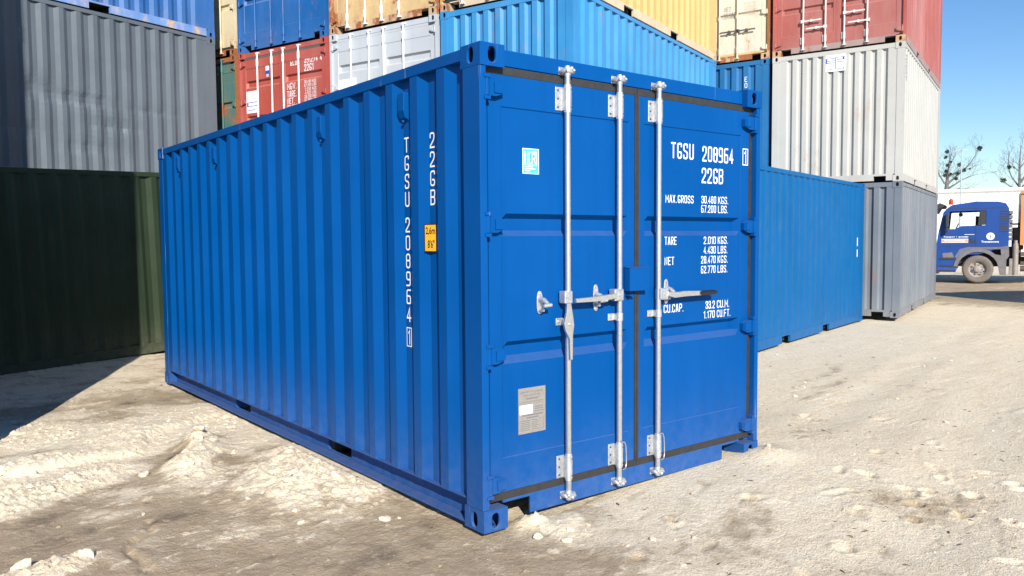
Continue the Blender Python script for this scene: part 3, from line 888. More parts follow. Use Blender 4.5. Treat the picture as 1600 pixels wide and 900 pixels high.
def crumbs(name, label, n_, seed, rmin, rmax, power, accept, shapes, faces, sink, mat=None):
    """many small broken lumps of the same earth as the ground, one mesh"""
    rng = np.random.RandomState(seed)
    d = 1.5+rng.rand(n_)**1.25*13; a = R(38)+(rng.rand(n_)-.5)*R(80)
    x = CX+np.sin(a)*d; y = CY+np.cos(a)*d
    ok = ~((x > -.03) & (x < 2.47) & (y > -.01) & (y < 6.1)); x = x[ok]; y = y[ok]
    z, cr, ro = ground_fields(x, y)
    ok = rng.rand(len(x)) < accept(x, y, ro); x, y, z, cr = x[ok], y[ok], z[ok], cr[ok]
    m_ = len(x)
    r = rmin+(rmax-rmin)*rng.rand(m_)**power
    th = rng.rand(m_)*6.28; c, s_ = np.cos(th), np.sin(th); el = .65+.5*rng.rand(m_)
    vs = []
    for b_ in shapes:
        k = 1+.55*(rng.rand(m_)-.5)
        bx, by, bz = b_[0]*k, b_[1]*k*el, b_[2]*k*.75
        vs.append(np.stack([x+(bx*c-by*s_)*r, y+(bx*s_+by*c)*r, z+sink*r+bz*r], -1))
    vs = np.stack(vs, 1).reshape(-1, 3)
    fs = (np.arange(m_)[:, None, None]*len(shapes)+np.array(faces)[None]).reshape(-1, 3)
    me_ = bpy.data.meshes.new(name); me_.from_pydata(vs.tolist(), [], fs.tolist()); me_.materials.append(mat or M_GROUND)
    at2 = me_.attributes.new('crust', 'FLOAT', 'POINT')
    at2.data.foreach_set('value', np.repeat(np.clip(cr+.45*rng.rand(m_)-.40, 0, .95), len(shapes)).astype(np.float32))
    o = bpy.data.objects.new(name, me_); COL.objects.link(o)
    tag(o, label, name, kind='stuff')
_bm = bmesh.new(); bmesh.ops.create_icosphere(_bm, subdivisions=1, radius=1)
ICO_V = [tuple(v.co) for v in _bm.verts]; ICO_F = [tuple(v.index for v in f.verts) for f in _bm.faces]
_bm.free()
TET_V = [(1,0,0),(-.4,.9,0),(-.5,-.8,.1),(.1,.1,.75),(0,0,-.6)]; TET_F = [(0,1,3),(1,2,3),(2,0,3),(1,0,4),(2,1,4),(0,2,4)]
crumbs('clods', 'broken clods of dry sand lying thick on the heaps and ridges', 34000, 21, .004, .021, 2.8,
       lambda x, y, ro: np.clip(1.1*ro**1.6, 0, 1)*sstep(-.2, .4, fbm(x, y, 3.2, 4, 35))*np.where(x > .2, .6, 1)+.007, ICO_V, ICO_F, -.15)
crumbs('gravel', 'small crumbs of dry sand and grit scattered over the yard', 34000, 11, .0018, .0085, 2.5,
       lambda x, y, ro: (.30+.7*sstep(-.1, .5, fbm(x, y, .9, 3, 33)))*np.where(x > .3, .6, 1), TET_V, TET_F, .3)

M_DEBRIS = plain('dark_debris', (.115, .085, .055), .9, 0, .3, 40, spec=.1)
SLIV = [(1.6,.05,.05),(.3,.45,.1),(-1.5,.1,.0),(-.2,-.42,.05),(.1,.0,.38),(0,0,-.3)]
crumbs('debris', 'dark bits of bark, twig and stone strewn over the pale sand', 5200, 41, .004, .017, 2.2,
       lambda x, y, ro: (.12+.88*sstep(.0, .45, fbm(x, y, 1.3, 3, 45)))*np.where(x > .2, 1, .5), SLIV, [(0,1,4),(1,2,4),(2,3,4),(3,0,4),(1,0,5),(2,1,5),(3,2,5),(0,3,5)], .15, M_DEBRIS)

# ------------------------------------------------------------------ the blue container in front
hero = build_container('shipping_container', 'shiny blue container with double doors standing alone in the foreground', (0, 0), 0, 0, M_HERO, post_mat=M_HEROPOST,
                       frame_mat=M_HEROPOST, door_mat=M_HERO, sill_mat=M_HERO, pitch=.285, first=.142, rail='channel', bars=(), cast_mat=M_HEROCAST)
del hero['group']
def lettering(parent, items, mats, name='lettering'):
    mb = MB()
    for it in items: it(mb)
    return mb.build(name, mats, parent)
AX, UP = (1, 0, 0), (0, 0, 1)
TY = YD+.006-.0012
D = []
def T(body, x0, x1, z0, z1, y=TY, bold=.03):
    D.append(lambda mb: put_text(mb, body, (x0, y, z0), AX, UP, x1-x0, z1-z0, 0, bold))
T('TGSU', 1.544, 1.768, 2.084, 2.186); T('208964', 1.857, 2.190, 2.080, 2.182)
T('22GB', 1.852, 2.079, 1.936, 2.038)
T('MAX.', 1.492, 1.598, 1.799, 1.849); T('GROSS', 1.612, 1.769, 1.799, 1.849)
T('30.480', 1.851, 2.005, 1.802, 1.851); T('KGS.', 2.028, 2.137, 1.802, 1.851)
T('67.200', 1.849, 2.005, 1.740, 1.790); T('LBS.', 2.028, 2.133, 1.740, 1.790)
T('TARE', 1.486, 1.602, 1.528, 1.580)
T('2.010', 1.878, 2.005, 1.530, 1.580); T('KGS.', 2.028, 2.137, 1.530, 1.580)
T('4.430', 1.878, 2.005, 1.465, 1.515); T('LBS.', 2.028, 2.133, 1.465, 1.515)
T('NET', 1.486, 1.578, 1.398, 1.450)
T('28.470', 1.852, 2.005, 1.400, 1.450); T('KGS.', 2.028, 2.137, 1.400, 1.450)
T('62.770', 1.852, 2.005, 1.334, 1.384); T('LBS.', 2.028, 2.133, 1.334, 1.384)
T('CU.CAP.', 1.480, 1.672, 1.090, 1.142)
T('33.2', 1.903, 2.000, 1.092, 1.144); T('CU.M.', 2.024, 2.158, 1.092, 1.144)
T('1.170', 1.883, 2.000, 1.028, 1.078); T('CU.FT.', 2.024, 2.172, 1.028, 1.078)
D.append(lambda mb: put_frame(mb, (2.288, YD-.0012, 2.076), AX, UP, .062, .116, .006))
D.append(lambda mb: put_text(mb, '1', (2.306, YD-.0012, 2.088), AX, UP, .024, .092, 0, .04))
for it in D: lettering(hero, [it], M_WHITE)
# vertical lettering on the side sheet, one part per character
AS = (0, -1, 0); XS = .009+.036-.0012
def vert(body, yc, ztop, w=.050, h=.090, step=.1085):
    z = ztop
    for ch in body:
        if ch != ' ':
            ww = w*(.42 if ch == '1' else 1)
            mb = MB(); put_text(mb, ch, (XS, yc+ww/2, z-h), AS, UP, ww, h, 0, .02); mb.build('side_character', M_WHITE, hero)
            z -= step
        else: z -= .045
vert('TGSU 208964', .815, 2.185)
mb = MB()
put_frame(mb, (XS, .815+.029, .922), AS, UP, .058, .118, .006)
put_text(mb, '1', (XS, .815+.011, .936), AS, UP, .022, .090, 0, .03)
mb.build('side_character', M_WHITE, hero)
vert('22GB', .531, 2.185)
# height sign
mb = MB(); sa = Vector((.018, -.112, 0)).normalized(); so = Vector((.0212, .590, 1.500)); nrm = Vector((-.112, -.018, 0)).normalized()
w_, h_ = .106, .162
mb.add([so+nrm*-.001, so+sa*w_-nrm*.001, so+sa*w_+Vector((0,0,h_))-nrm*.001, so+Vector((0,0,h_))-nrm*.001, so+nrm*.001, so+sa*w_+nrm*.001, so+sa*w_+Vector((0,0,h_))+nrm*.001, so+Vector((0,0,h_))+nrm*.001], [(0,1,2,3)[::-1],(4,5,6,7),(0,1,5,4),(1,2,6,5),(2,3,7,6),(3,0,4,7)], 1)
so2 = so+nrm*.0016
put_rect(mb, so2+sa*.006+Vector((0,0,.006)), sa, UP, w_-.012, h_-.012, 0)
so3 = so+nrm*.0024
put_text(mb, '2,6m', so3+sa*.014+Vector((0,0,.096)), sa, UP, .080, .048, 1, .02)
put_text(mb, "8'6\"", so3+sa*.030+Vector((0,0,.022)), sa, UP, .058, .048, 1, .02)
mb.build('height_sign', [M_YELLOW, M_BLACK], hero)
# inspection sticker
mb = MB(); x0, z0 = .318, 1.930; w_, h_ = .118, .139; ty = TY-.0006
put_rect(mb, (x0, ty, z0), AX, UP, w_, h_, 1)
put_rect(mb, (x0+.006, ty-.0006, z0+.006), AX, UP, w_-.012, h_-.012, 0)
put_rect(mb, (x0+.013, ty-.0012, z0+.048), AX, UP, .012, .074, 1)
put_frame(mb, (x0+.034, ty-.0012, z0+.046), AX, UP, .068, .077, .005, 1)
put_text(mb, 'L', (x0+.044, ty-.0012, z0+.056), AX, UP, .024, .058, 1, .0)
put_text(mb, 'R', (x0+.066, ty-.0014, z0+.056), AX, UP, .028, .058, 1, .0)
for i, wl in enumerate((.058, .078, .040)): put_rect(mb, (x0+.014, ty-.0012, z0+.036-i*.011), AX, UP, wl, .006, 1)
mb.build('inspection_sticker', [M_TEAL, M_TEALW], hero)
# approval plate
mb = MB(); x0, z0, w_, h_ = .278, .484, .197, .257
mb.box(x0, x0+w_, TY-.002, TY+.002, z0, z0+h_, 0)
py = TY-.0026
put_text(mb, 'APPROVED FOR TRANSPORT', (x0+.014, py, z0+.228), AX, UP, .168, .010, 1, .01)
put_text(mb, 'UNDER CUSTOMS SEAL', (x0+.034, py, z0+.210), AX, UP, .128, .010, 1, .01)
for (a, b, c, t) in [(.055, .192, .088, .008), (.016, .176, .165, .003), (.016, .166, .165, .0018), (.115, .142, .062, .005), (.115, .130, .066, .005), (.112, .118, .070, .005), (.028, .098, .150, .008), (.055, .084, .088, .007)]:
    put_rect(mb, (x0+a, py, z0+b), AX, UP, c, t, 1)
for i in range(6):
    put_rect(mb, (x0+.016, py, z0+.070-i*.0105), AX, UP, .066, .004, 1); put_rect(mb, (x0+.094, py, z0+.070-i*.0105), AX, UP, .052 if i % 2 else .04, .0035, 1)
put_frame(mb, (x0+.154, py, z0+.018), AX, UP, .030, .060, .0018, 1)
put_rect(mb, (x0+.008, py-.0006, z0+.110), AX, UP, .093, .052, 2)
for cx, cz in ((.006, .006), (w_-.006, .006), (.006, h_-.006), (w_-.006, h_-.006)): mb.ball((x0+cx, TY-.002, z0+cz), .0035, 0, 6, 4)
mb.build('approval_plate', [M_PLATE, M_GREYPRINT, M_WHITE], hero)
# vents under the top rail
for y in (.712, 1.852, 4.132, 5.272):
    mb = MB()
    poly = [(.0455, 2.445), (.006, 2.445), (.004, 2.34), (.018, 2.296), (.0455, 2.280)]
    mb.v = []; n = len(poly)
    yc = y+.103
    vs = [(p[0], yc-.036, p[1]) for p in poly]+[(p[0], yc+.036, p[1]) for p in poly]
    mb.add(vs, [tuple(range(n)), tuple(range(n, 2*n))[::-1]]+[(i, n+i, n+(i+1) % n, (i+1) % n) for i in range(n)])
    mb.ball((.022, yc, 2.276), .010, 0, 8, 5)
    mb.build('vent_cover', M_HERO, hero, bevel=.004)
# locking bars with guides, cams and handles
def keeper(parent, X, z, up):
    mb = MB()
    s = 1 if up else -1
    mb.box(X-.040, X+.040, YD-.008, YD-.0035, z-.022, z+.022)
    mb.tube([(X-.033, YD-.006, z-.006*s), (X-.036, .004, z-.006*s), (X-.030, -.014, z+.004*s)], [.011, .012, .008], 8)
    mb.tube([(X+.033, YD-.006, z-.006*s), (X+.036, .004, z-.006*s), (X+.030, -.014, z+.004*s)], [.011, .012, .008], 8)
    mb.build('cam_keeper', M_ZINCD, parent, bevel=.002)
for X in (.616, 1.034, 1.383):
    by = .010
    mb = MB(); mb.tube([(X, by, .115), (X, by, 2.485)], .0168, 20)
    bar = mb.build('locking_bar', M_ZINC, hero)
    for zz, lo in ((.252, True), (2.360, False)):
        mb = MB()
        mb.tube([(X, by, zz-.066), (X, by, zz+.066)], .0232, 16)
        mb.box(X-.016, X+.016, by, YD+.004, zz-.066, zz+.066)
        mb.box(X-.062, X-.012, YD-.0035, YD+.003, zz-.066, zz+.066)
        mb.tube([(X, by, zz+.066), (X, by, zz+.078)], .0205, 14); mb.tube([(X, by, zz-.078), (X, by, zz-.066)], .0205, 14)
        mb.build('bar_bracket', M_ZINCD, bar, bevel=.003)
        for dz in (-.047, 0, .047):
            mb = MB()
            mb.tube([(X-.045, YD-.0075, zz+dz), (X-.045, YD-.003, zz+dz)], .0062, 6, sm=False)
            mb.build('bolt', M_BOLT, bar)
            if dz:
                mb = MB(); mb.tube([(X+.008, by-.0235, zz+dz*1.05), (X+.008, by-.020, zz+dz*1.05)], .0042, 6, sm=False)
                mb.build('bolt', M_BOLT, bar)
        if lo and X > .8:
            mb = MB()
            mb.tube([(X-.010, by-.024, zz+.085), (X+.022, by-.022, zz+.078), (X+.040, by-.016, zz+.050), (X+.046, by-.014, zz), (X+.045, by-.016, zz-.060), (X+.036, by-.018, zz-.086), (X+.010, by-.022, zz-.090)], .0042, 8)
            mb.build('seal_loop', M_ZINC, bar)
    for z, s in ((2.515, 1), (.085, -1)):
        mb = MB()
        mb.tube([(X, by, z-s*.032), (X, by, z-s*.012), (X, by, z+s*.010), (X, by, z+s*.026)], [.0165, .021, .019, .015], 12)
        mb.hexa([(X-.008, by-.026, z-.014), (X+.024, by-.022, z-.014), (X+.022, YD-.012, z-.014), (X-.010, YD-.012, z-.014)], [(X-.008, by-.024, z+.016), (X+.022, by-.020, z+.016), (X+.020, YD-.012, z+.016), (X-.008, YD-.012, z+.016)])
        mb.ball((X+.016, by-.018, z+s*.012), .012, 0, 8, 6); mb.ball((X-.012, by-.016, z-s*.004), .011, 0, 8, 6)
        mb.build('cam', M_ZINCD, bar, bevel=.003)
        keeper(hero, X, z, s > 0)
    mb = MB(); z = 1.098
    mb.tube([(X, by, z-.023), (X, by, z+.023)], .0215, 16)
    mb.box(X-.064, X-.012, YD-.004, YD+.005, z-.023, z+.020)
    mb.box(X-.018, X+.018, by+.004, YD+.004, z-.020, z+.020)
    mb.tube([(X-.044, YD-.009, z), (X-.044, YD-.003, z)], .008, 6, sm=False)
    mb.build('bar_clamp', M_ZINCD, bar, bevel=.003)
    # hub and handle
    zh = {.616: 1.240, 1.034: 1.232, 1.383: 1.222}[X]
    mb = MB()
    if X == .616:
        mb.box(X-.048, X+.012, by-.028, by+.024, zh-.036, zh+.034); mb.tube([(X-.018, by-.032, zh), (X-.018, by-.026, zh)], .010, 10)
        mb.build('handle_hub', M_ZINCD, bar, bevel=.005)
        mb = MB()
        poly = [(X-.034, zh-.036), (X-.040, 1.15), (X-.058, 1.09), (X-.048, 1.05), (X-.016, 1.00), (X-.012, .880), (X+.006, .880), (X+.008, 1.02), (X+.018, 1.08), (X+.010, 1.13), (X-.006, zh-.034)]
        mb.prism(poly[::-1], by-.034, by-.018, axis=1)
        mb.tube([(X-.014, by-.040, 1.085), (X-.014, by-.030, 1.085)], .009, 8)
        mb.build('handle', M_ZINC, bar, bevel=.003)
    elif X == 1.034:
        mb.box(X-.066, X+.010, by-.028, by+.024, zh-.034, zh+.036); mb.tube([(X-.026, by-.032, zh), (X-.026, by-.026, zh)], .011, 10)
        mb.build('handle_hub', M_ZINCD, bar, bevel=.005)
        mb = MB()
        mb.prism([(X-.058, zh+.014), (X-.058, zh-.016), (.880, 1.206), (.800, 1.204), (.648, 1.206), (.646, 1.230), (.800, 1.234), (.880, 1.240)], by-.040, by-.018, axis=1)
        mb.build('handle', M_ZINC, bar, bevel=.003)
    else:
        mb.box(X-.008, X+.066, by-.028, by+.024, zh-.038, zh+.034); mb.tube([(X+.030, by-.032, zh), (X+.030, by-.026, zh)], .011, 10)
        mb.build('handle_hub', M_ZINCD, bar, bevel=.005)
        mb = MB()
        mb.prism([(X+.058, zh-.016), (X+.058, zh+.012), (1.500, 1.228), (1.600, 1.232), (1.760, 1.226), (1.760, 1.196), (1.600, 1.196), (1.500, 1.192)][::-1], by-.040, by-.018, axis=1)
        mb.build('handle', M_ZINC, bar, bevel=.003)
        mb = MB()
        mb.tube([(1.745, by-.029, 1.211), (1.90, by-.029, 1.210), (1.925, by-.029, 1.208)], [.0165, .0165, .013], 12)
        mb.build('handle_grip', M_GRIP, bar)
def catch(X, z0, z1, lever=True):
    mb = MB(); zc = (z0+z1)/2
    poly = []
    for k in range(20):
        t = 2*PI*k/20
        poly.append((X+.021*math.copysign(abs(math.cos(t))**.8, math.cos(t)), zc+(z1-z0)/2*math.copysign(abs(math.sin(t))**.75, math.sin(t))))
    mb.prism(poly[::-1], YD-.004, YD+.004, axis=1)
    mb.tube([(X, YD-.002, zc+.02), (X+.002, .004, zc+.012), (X+.004, -.020, zc-.004)], [.017, .015, .013], 10)
    mb.tube([(X-.024, -.018, zc-.016), (X+.030, -.022, zc-.012)], [.010, .011], 10)
    mb.tube([(X, YD-.002, zc-.045), (X, .010, zc-.040)], [.015, .010], 8)
    for z in (z0+.016, z1-.016): mb.tube([(X, YD-.010, z), (X, YD-.003, z)], .008, 6, sm=False)
    mb.build('handle_catch', M_ZINCD, hero, bevel=.002)
catch(.432, 1.150, 1.280); catch(.868, 1.140, 1.300); catch(1.494, 1.150, 1.310)
# lock box over the seam of the doors
mb = MB()
x0, x1, y0, y1, z0, z1 = 1.108, 1.278, -.008, YD-.002, 1.250, 1.392
mb.box(x0, x1, y0, y0+.004, z0, z1-.004); mb.box(x0, x0+.004, y0+.004, y1, z0, z1-.004); mb.box(x1-.004, x1, y0+.004, y1, z0, z1-.004)
mb.hexa([(x0-.002, y0-.002, z1-.004), (x1+.002, y0-.002, z1-.004), (x1+.002, y1, z1+.002), (x0-.002, y1, z1+.002)], [(x0-.002, y0-.002, z1), (x1+.002, y0-.002, z1), (x1+.002, y1, z1+.006), (x0-.002, y1, z1+.006)])
mb.box(x0+.010, x0+.060, y0+.010, y1, z0-.030, z0-.024)
mb.build('lock_box', M_HERO, hero, bevel=.002)

# ------------------------------------------------------------------ the stacks behind
LA = R(18.338); LO = (5.55, 5.332)
LV = (math.cos(LA), math.sin(LA)); LU = (-math.sin(LA), math.cos(LA))
def uv(u, v): return (LO[0]+LU[0]*u+LV[0]*v, LO[1]+LU[1]*u+LV[1]*v)
RZ = LA-PI/2
def ct(label, u, v, z, mat, **kw):
    return build_container('shipping_container', label, uv(u+W, v), RZ, z, mat, detail=False, **kw)
P_LB = paint('light_blue_paint', (.032, .228, .490), .5, .10, .1, .02, fade=.12, wave=.2)
P_GREYW = paint('pale_grey_paint', (0.4501, 0.4811, 0.5122), .5, .06, .1, .0, wave=.12)
P_RED = paint('red_oxide_paint', (0.3705, 0.0630, 0.0445), .55, .10, .1, .06, fade=.2, wave=.2)
P_REDF = paint('faded_red_paint', (0.3295, 0.0887, 0.0729), .55, .08, .1, .02, fade=.35, wave=.2)
P_BLUE2 = paint('worn_blue_paint', (.004, .098, .315), .5, .10, .1, .10, fade=.15, wave=.2)
P_BEIGE = paint('beige_paint', (0.5600, 0.4000, 0.1920), .6, .14, .1, .34, wave=.3)
P_BEIGEF = paint('beige_frame_paint', (0.5280, 0.4000, 0.2560), .6, .16, .1, .48, wave=.3)
P_YEL = paint('cream_yellow_paint', (0.5217, 0.3775, 0.1373), .6, .07, .1, .10, fade=.15, wave=.3)
P_YELRAIL = paint('cream_rail_paint', (0.5760, 0.4640, 0.3200), .6, .10, .1, .22, wave=.2)
P_TEAL = paint('teal_paint', (.060, .165, .150), .6, .1, .1, .35, wave=.2)  # teal darkened to stand in for the grey stack's shade on it
P_RUSTY = paint('rusty_post_paint', (0.3360, 0.2000, 0.1040), .7, .2, .1, .78, wave=.3)
P_CREAMR = paint('cream_rusty_paint', (0.6290, 0.5440, 0.3570), .6, .08, .1, .30, wave=.2)
P_WHITE = paint('off_white_paint', (.445, .44, .405), .5, .05, .08, .03, wave=.2)
P_WHITE2 = paint('stained_cream_paint', (0.6156, 0.5670, 0.4536), .55, .05, .1, .22, wave=.2)
P_RUSTF = paint('rusty_frame_paint', (0.5100, 0.3570, 0.2040), .7, .2, .1, .62, wave=.3)
P_MBLUE = paint('mid_blue_paint', (.009, .122, .300), .5, .08, .1, .02, wave=.2)
P_DGREY = paint('slate_grey_paint', (0.0951, 0.1182, 0.1413), .48, .08, .12, .0, fade=.10, wave=.3, spec=.22)
P_LGREY = paint('steel_grey_paint', (0.1355, 0.1590, 0.1885), .5, .08, .25, .04, fade=.3, wave=.3)
P_GREEN = paint('dark_green_paint', (0.0225, 0.0375, 0.0175), .5, .1, .2, .0, wave=.2, spec=.22)
P_B1 = paint('clean_blue_paint', (0.0006, 0.100, 0.285), .4, .05, .05, .0, wave=.1, spec=.08)
P_REDRAIL = paint('dusty_mauve_paint', (0.3000, 0.2250, 0.2100), .7, .12, .1, .25, wave=.2)
P_BAR = plain('painted_bar', (.62, .60, .56), .5, .1, .15, 30)
P_BARW = plain('white_bar', (.80, .80, .80), .45, .0, .06, 30)
P_SEAL = plain('worn_seal', (.10, .09, .08), .8)
Z1, Z2, Z3 = .033, 2.628, 5.222
PW = 2.512
# row A, ends towards the camera's left
ct('light blue container at the bottom under the corner of the left stack row', 0, 0, Z1, P_LB, front='wall')
c_lb = ct('light blue corrugated container under the yellow one at the stack corner', 0, 0, Z2, P_LB, front='wall', end_pitch=.222)
c_ye = ct('cream yellow container on top of the light blue one', 0, 0, Z3, P_YEL, front='door', sill_mat=P_YELRAIL, frame_mat=P_BEIGEF, post_mat=P_YEL, bar_mat=P_BARW, bars=(.44, .93, 1.51, 2.0))
ct('grey container at the bottom below the pale grey one with doors', PW, 0, Z1, P_DGREY, front='door')
SW3 = ((2.045, 2.012, 1.935, 1.900), (1.375, 1.342, 1.265, 1.230), (.70, .667, .59, .555))
c_gw = ct('pale grey container with closed doors between the red and the light blue one', PW, 0, Z2, P_GREYW, bar_mat=P_BARW, gasket_mat=P_GREYW, bars=(.508, .935, 1.272, 1.715), swages=SW3)
c_be = ct('weathered beige container with doors above the pale grey one', PW, 0, Z3, P_BEIGE, frame_mat=P_BEIGEF, post_mat=P_RUSTF, bar_mat=P_BARW, gasket_mat=P_BEIGE, bars=(.44, .86, 1.24, 1.63))
ct('red container at the bottom below the red one with white bars', 2*PW, 0, Z1, P_REDF)
c_re = ct('red container with white locking bars left of the pale grey one', 2*PW, 0, Z2, P_RED, bar_mat=P_BARW, gasket_mat=P_SEAL, bars=(.55, .96, 1.277, 1.695), swages=SW3)
c_bl = ct('scuffed blue container with doors on top of the red one left of the beige one', 2*PW, 0, Z3, P_BLUE2, bar_mat=P_BLUE2, gasket_mat=P_BLUE2, bars=(.518, .96, 1.31, 1.75))
ct('teal container at the bottom left end of the stack row', 3*PW, 0, Z1, P_TEAL, post_mat=P_RUSTY)
ct('teal and rust container seen as a sliver left of the red one', 3*PW, 0, Z2, P_TEAL, post_mat=P_RUSTY, frame_mat=P_RUSTY)
ct('cream container with rusty post seen as a sliver left of the blue one', 3*PW, 0, Z3, P_CREAMR, post_mat=P_CREAMR, frame_mat=P_RUSTY)
# row B
UB, VB = -3.49, 6.386
c_g1 = ct('steel grey corrugated container at the bottom under the off-white one', UB, VB, Z1, P_LGREY, front='wall', end_pitch=.222)
c_wh = ct('off-white corrugated container between the steel grey and the faded red one', UB, VB, Z2, P_WHITE, front='wall', end_pitch=.195)
c_rr = ct('faded red container with doors on top of the off-white one', UB, VB, Z3, P_REDF, post_mat=P_RED, frame_mat=P_RUSTF, bar_mat=P_BAR, sill_mat=P_REDRAIL, gasket_mat=P_REDF, bars=(.59, 1.01, 1.36, 1.77), swages=((1.65, 1.62, 1.55, 1.52), (.925, .895, .83, .80)))
ct('blue container at the bottom left of the steel grey one', UB+PW, VB, Z1, P_MBLUE, front='wall')
c_mb = ct('mid blue corrugated container under the rusty cream one', UB+PW, VB, Z2, P_MBLUE, front='wall', end_pitch=.25)
c_rw = ct('rusty cream container with doors on top of the mid blue one', UB+PW, VB, Z3, P_WHITE2, post_mat=P_RUSTF, frame_mat=P_RUSTF, sill_mat=P_RUSTF, gasket_mat=P_BEIGE, bars=(.66, 1.04, 1.40, 1.78), bar_mat=P_WHITE2)
# grey stack on the left, long sides towards the camera
UG = 7.485; VG = -.49-L
def dents_fn(t, z):
    s = 0
    for cy, cz, ry, rz_, d in ((3.3, 1.32, .55, .10, .05), (2.6, 1.42, .35, .16, .045), (3.9, .95, .4, .09, .035), (4.6, 1.30, .5, .06, .02), (2.2, .75, .5, .12, .04), (3.4, .55, .5, .12, .03)):
        s += .6*d*math.exp(-((t-cy)/ry)**2-((z-cz)/rz_)**2)*(1+.5*math.sin(t*23+cz*9))
    return s
ct('grey container hidden at the bottom behind the green one', UG, VG, 0, P_DGREY, front='wall')
c_dg = ct('dented slate grey corrugated container above the dark green one', UG, VG, 2.594, P_DGREY, H=2.819, front='wall', dents=dents_fn)
c_b3 = ct('bright blue container with patched bottom rail on top of the slate grey one', UG, VG, 5.415, P_BLUE2, front='wall', sill_mat=paint('patched_rail_paint', (.12, .25, .52), .6, .15, 0, .30, rustcol=(.30, .20, .10)))
gr = ct('dark green container half in shadow at the left edge', 4.842, -1.70-L, -.16, P_GREEN, front='wall', rail='plain')
gr.rotation_euler = (R(1.9), 0, RZ)
# freshly painted blue container lying across, right of the near one
LB = R(13.99); vb = (math.cos(LB), math.sin(LB)); ub = (-math.sin(LB), math.cos(LB))
c_b1 = build_container('shipping_container', 'long plain blue container side just right of the foreground container', (12.205-vb[0]*L+ub[0]*(W-.09), 4.583-vb[1]*L+ub[1]*(W-.09)), LB-PI/2, -.012, P_B1, front='wall', detail=False, depth=.014)
# stacks beside the camera, outside the frame, that throw the shade on the left and by the truck
for k, mt_ in enumerate((P_MBLUE, P_RED)):
    ct('%s container of the two-high stack left of the camera, %s' % (('mid blue', 'lower')[0:2] if k == 0 else ('red', 'upper')), .907, -7.6-L, k*2.60+.0, mt_, front='wall', H=2.591+.229*k)
for k, (mt_, cn) in enumerate(((P_GREEN, 'dark green'), (P_RED, 'red'))):  # upper levels added out of frame to block sky and deepen the shade
    ct('%s unseen container added to block sky, set back on the two-high stack left of the camera, %s' % (cn, ('lower', 'upper')[k]), .907, -10.4-L, 5.44+k*2.60, mt_, front='wall')
for k, (mt_, cn) in enumerate(((P_LGREY, 'steel grey'), (P_GREEN, 'dark green'), (P_BLUE2, 'worn blue'), (P_WHITE, 'off-white'))):
    ct('%s container, %s of the four-high stack beside the green one' % (cn, ('lowest', 'second', 'third', 'topmost')[k]), 3.42, -7.86-L, k*2.60, mt_, front='wall')
for j in range(2):
    for k in range(2):
        mt_, cn = ((P_DGREY, 'slate grey'), (P_RED, 'red'), (P_BLUE2, 'worn blue'), (P_GREEN, 'dark green'))[j*2+k]
        build_container('shipping_container', '%s container of the two-high stack right of the lane, %s and %s' % (cn, ('nearer', 'farther')[j], ('lower', 'upper')[k]),
                        (16.5+.888*6.12*j, -1.2-.46*6.12*j), math.atan2(-.46, .888)-PI/2, k*2.60, mt_, front='wall', detail=False)

# marks on the containers behind
def marks(root, items, mats, y=TY, name='lettering'):
    """items: ('t', text, x0, z0, w, h, mat) or ('r', x0, z0, w, h, mat)"""
    for it in items:
        mb = MB()
        if it[0] == 't': put_text(mb, it[1], (it[2], y-.001*it[7] if len(it) > 7 else y, it[3]), AX, UP, it[4], it[5], it[6], .03)
        else: put_rect(mb, (it[1], y-(.001*it[6] if len(it) > 6 else 0), it[2]), AX, UP, it[3], it[4], it[5])
        mb.build(name, mats, root)
marks(c_re, [('t', 'GLDU', 1.431, 2.195, .245, .125, 0), ('t', '391274', 1.809, 2.20, .345, .125, 0), ('t', '4', 2.215, 2.20, .05, .125, 0), ('t', '22G1', 1.804, 2.055, .24, .125, 0),
             ('t', 'MGW.', 1.33, 1.765, .25, .12, 0), ('t', 'TARE.', 1.33, 1.625, .25, .115, 0), ('t', 'NET.', 1.33, 1.50, .19, .11, 0), ('t', 'CU.CAP.', 1.33, 1.385, .30, .10, 0),
             ('t', '30.480 KGS', 1.795, 1.835, .31, .052, 0), ('t', '67.200 LBS', 1.795, 1.770, .31, .052, 0), ('t', '2.230 KGS', 1.81, 1.700, .295, .052, 0), ('t', '4.920 LBS', 1.81, 1.635, .295, .052, 0),
             ('t', '28.250 KGS', 1.795, 1.570, .31, .052, 0), ('t', '62.280 LBS', 1.795, 1.505, .31, .052, 0), ('t', '33.2 CU.M', 1.81, 1.44, .29, .052, 0)], [M_WHITE])
mb = MB(); put_rect(mb, (.742, TY, 2.19), AX, UP, .10, .10, 0); put_rect(mb, (.733, TY-.001, 2.125), AX, UP, .12, .065, 1); put_rect(mb, (.758, TY, 2.072), AX, UP, .07, .055, 2)
mb.build('owner_sticker', [M_STICKER, M_STICKBLUE, P_GREYW], c_re)
def stick(root, x0, z0, w, h, y=TY):
    mb = MB()
    put_rect(mb, (x0, y, z0), AX, UP, w, h, 0)
    put_frame(mb, (x0+.02, y-.001, z0+h*.30), AX, UP, w*.9, h*.2, .012, 1)
    put_rect(mb, (x0+.02, y-.002, z0+h*.30), AX, UP, w*.10, h*.2, 1)
    put_rect(mb, (x0+w*.86, y-.002, z0+h*.30), AX, UP, w*.08, h*.2, 1)
    put_rect(mb, (x0+.04, y-.001, z0+h*.12), AX, UP, w*.6, h*.03, 1); put_rect(mb, (x0+.10, y-.001, z0+h*.72), AX, UP, w*.5, h*.05, 0)
    mb.build('company_sticker', [M_STICKER, M_STICKBLUE], root)
stick(c_re, .165, 1.43, .37, .42, TY-.002); stick(c_gw, .145, 1.45, .45, .34, TY-.002)
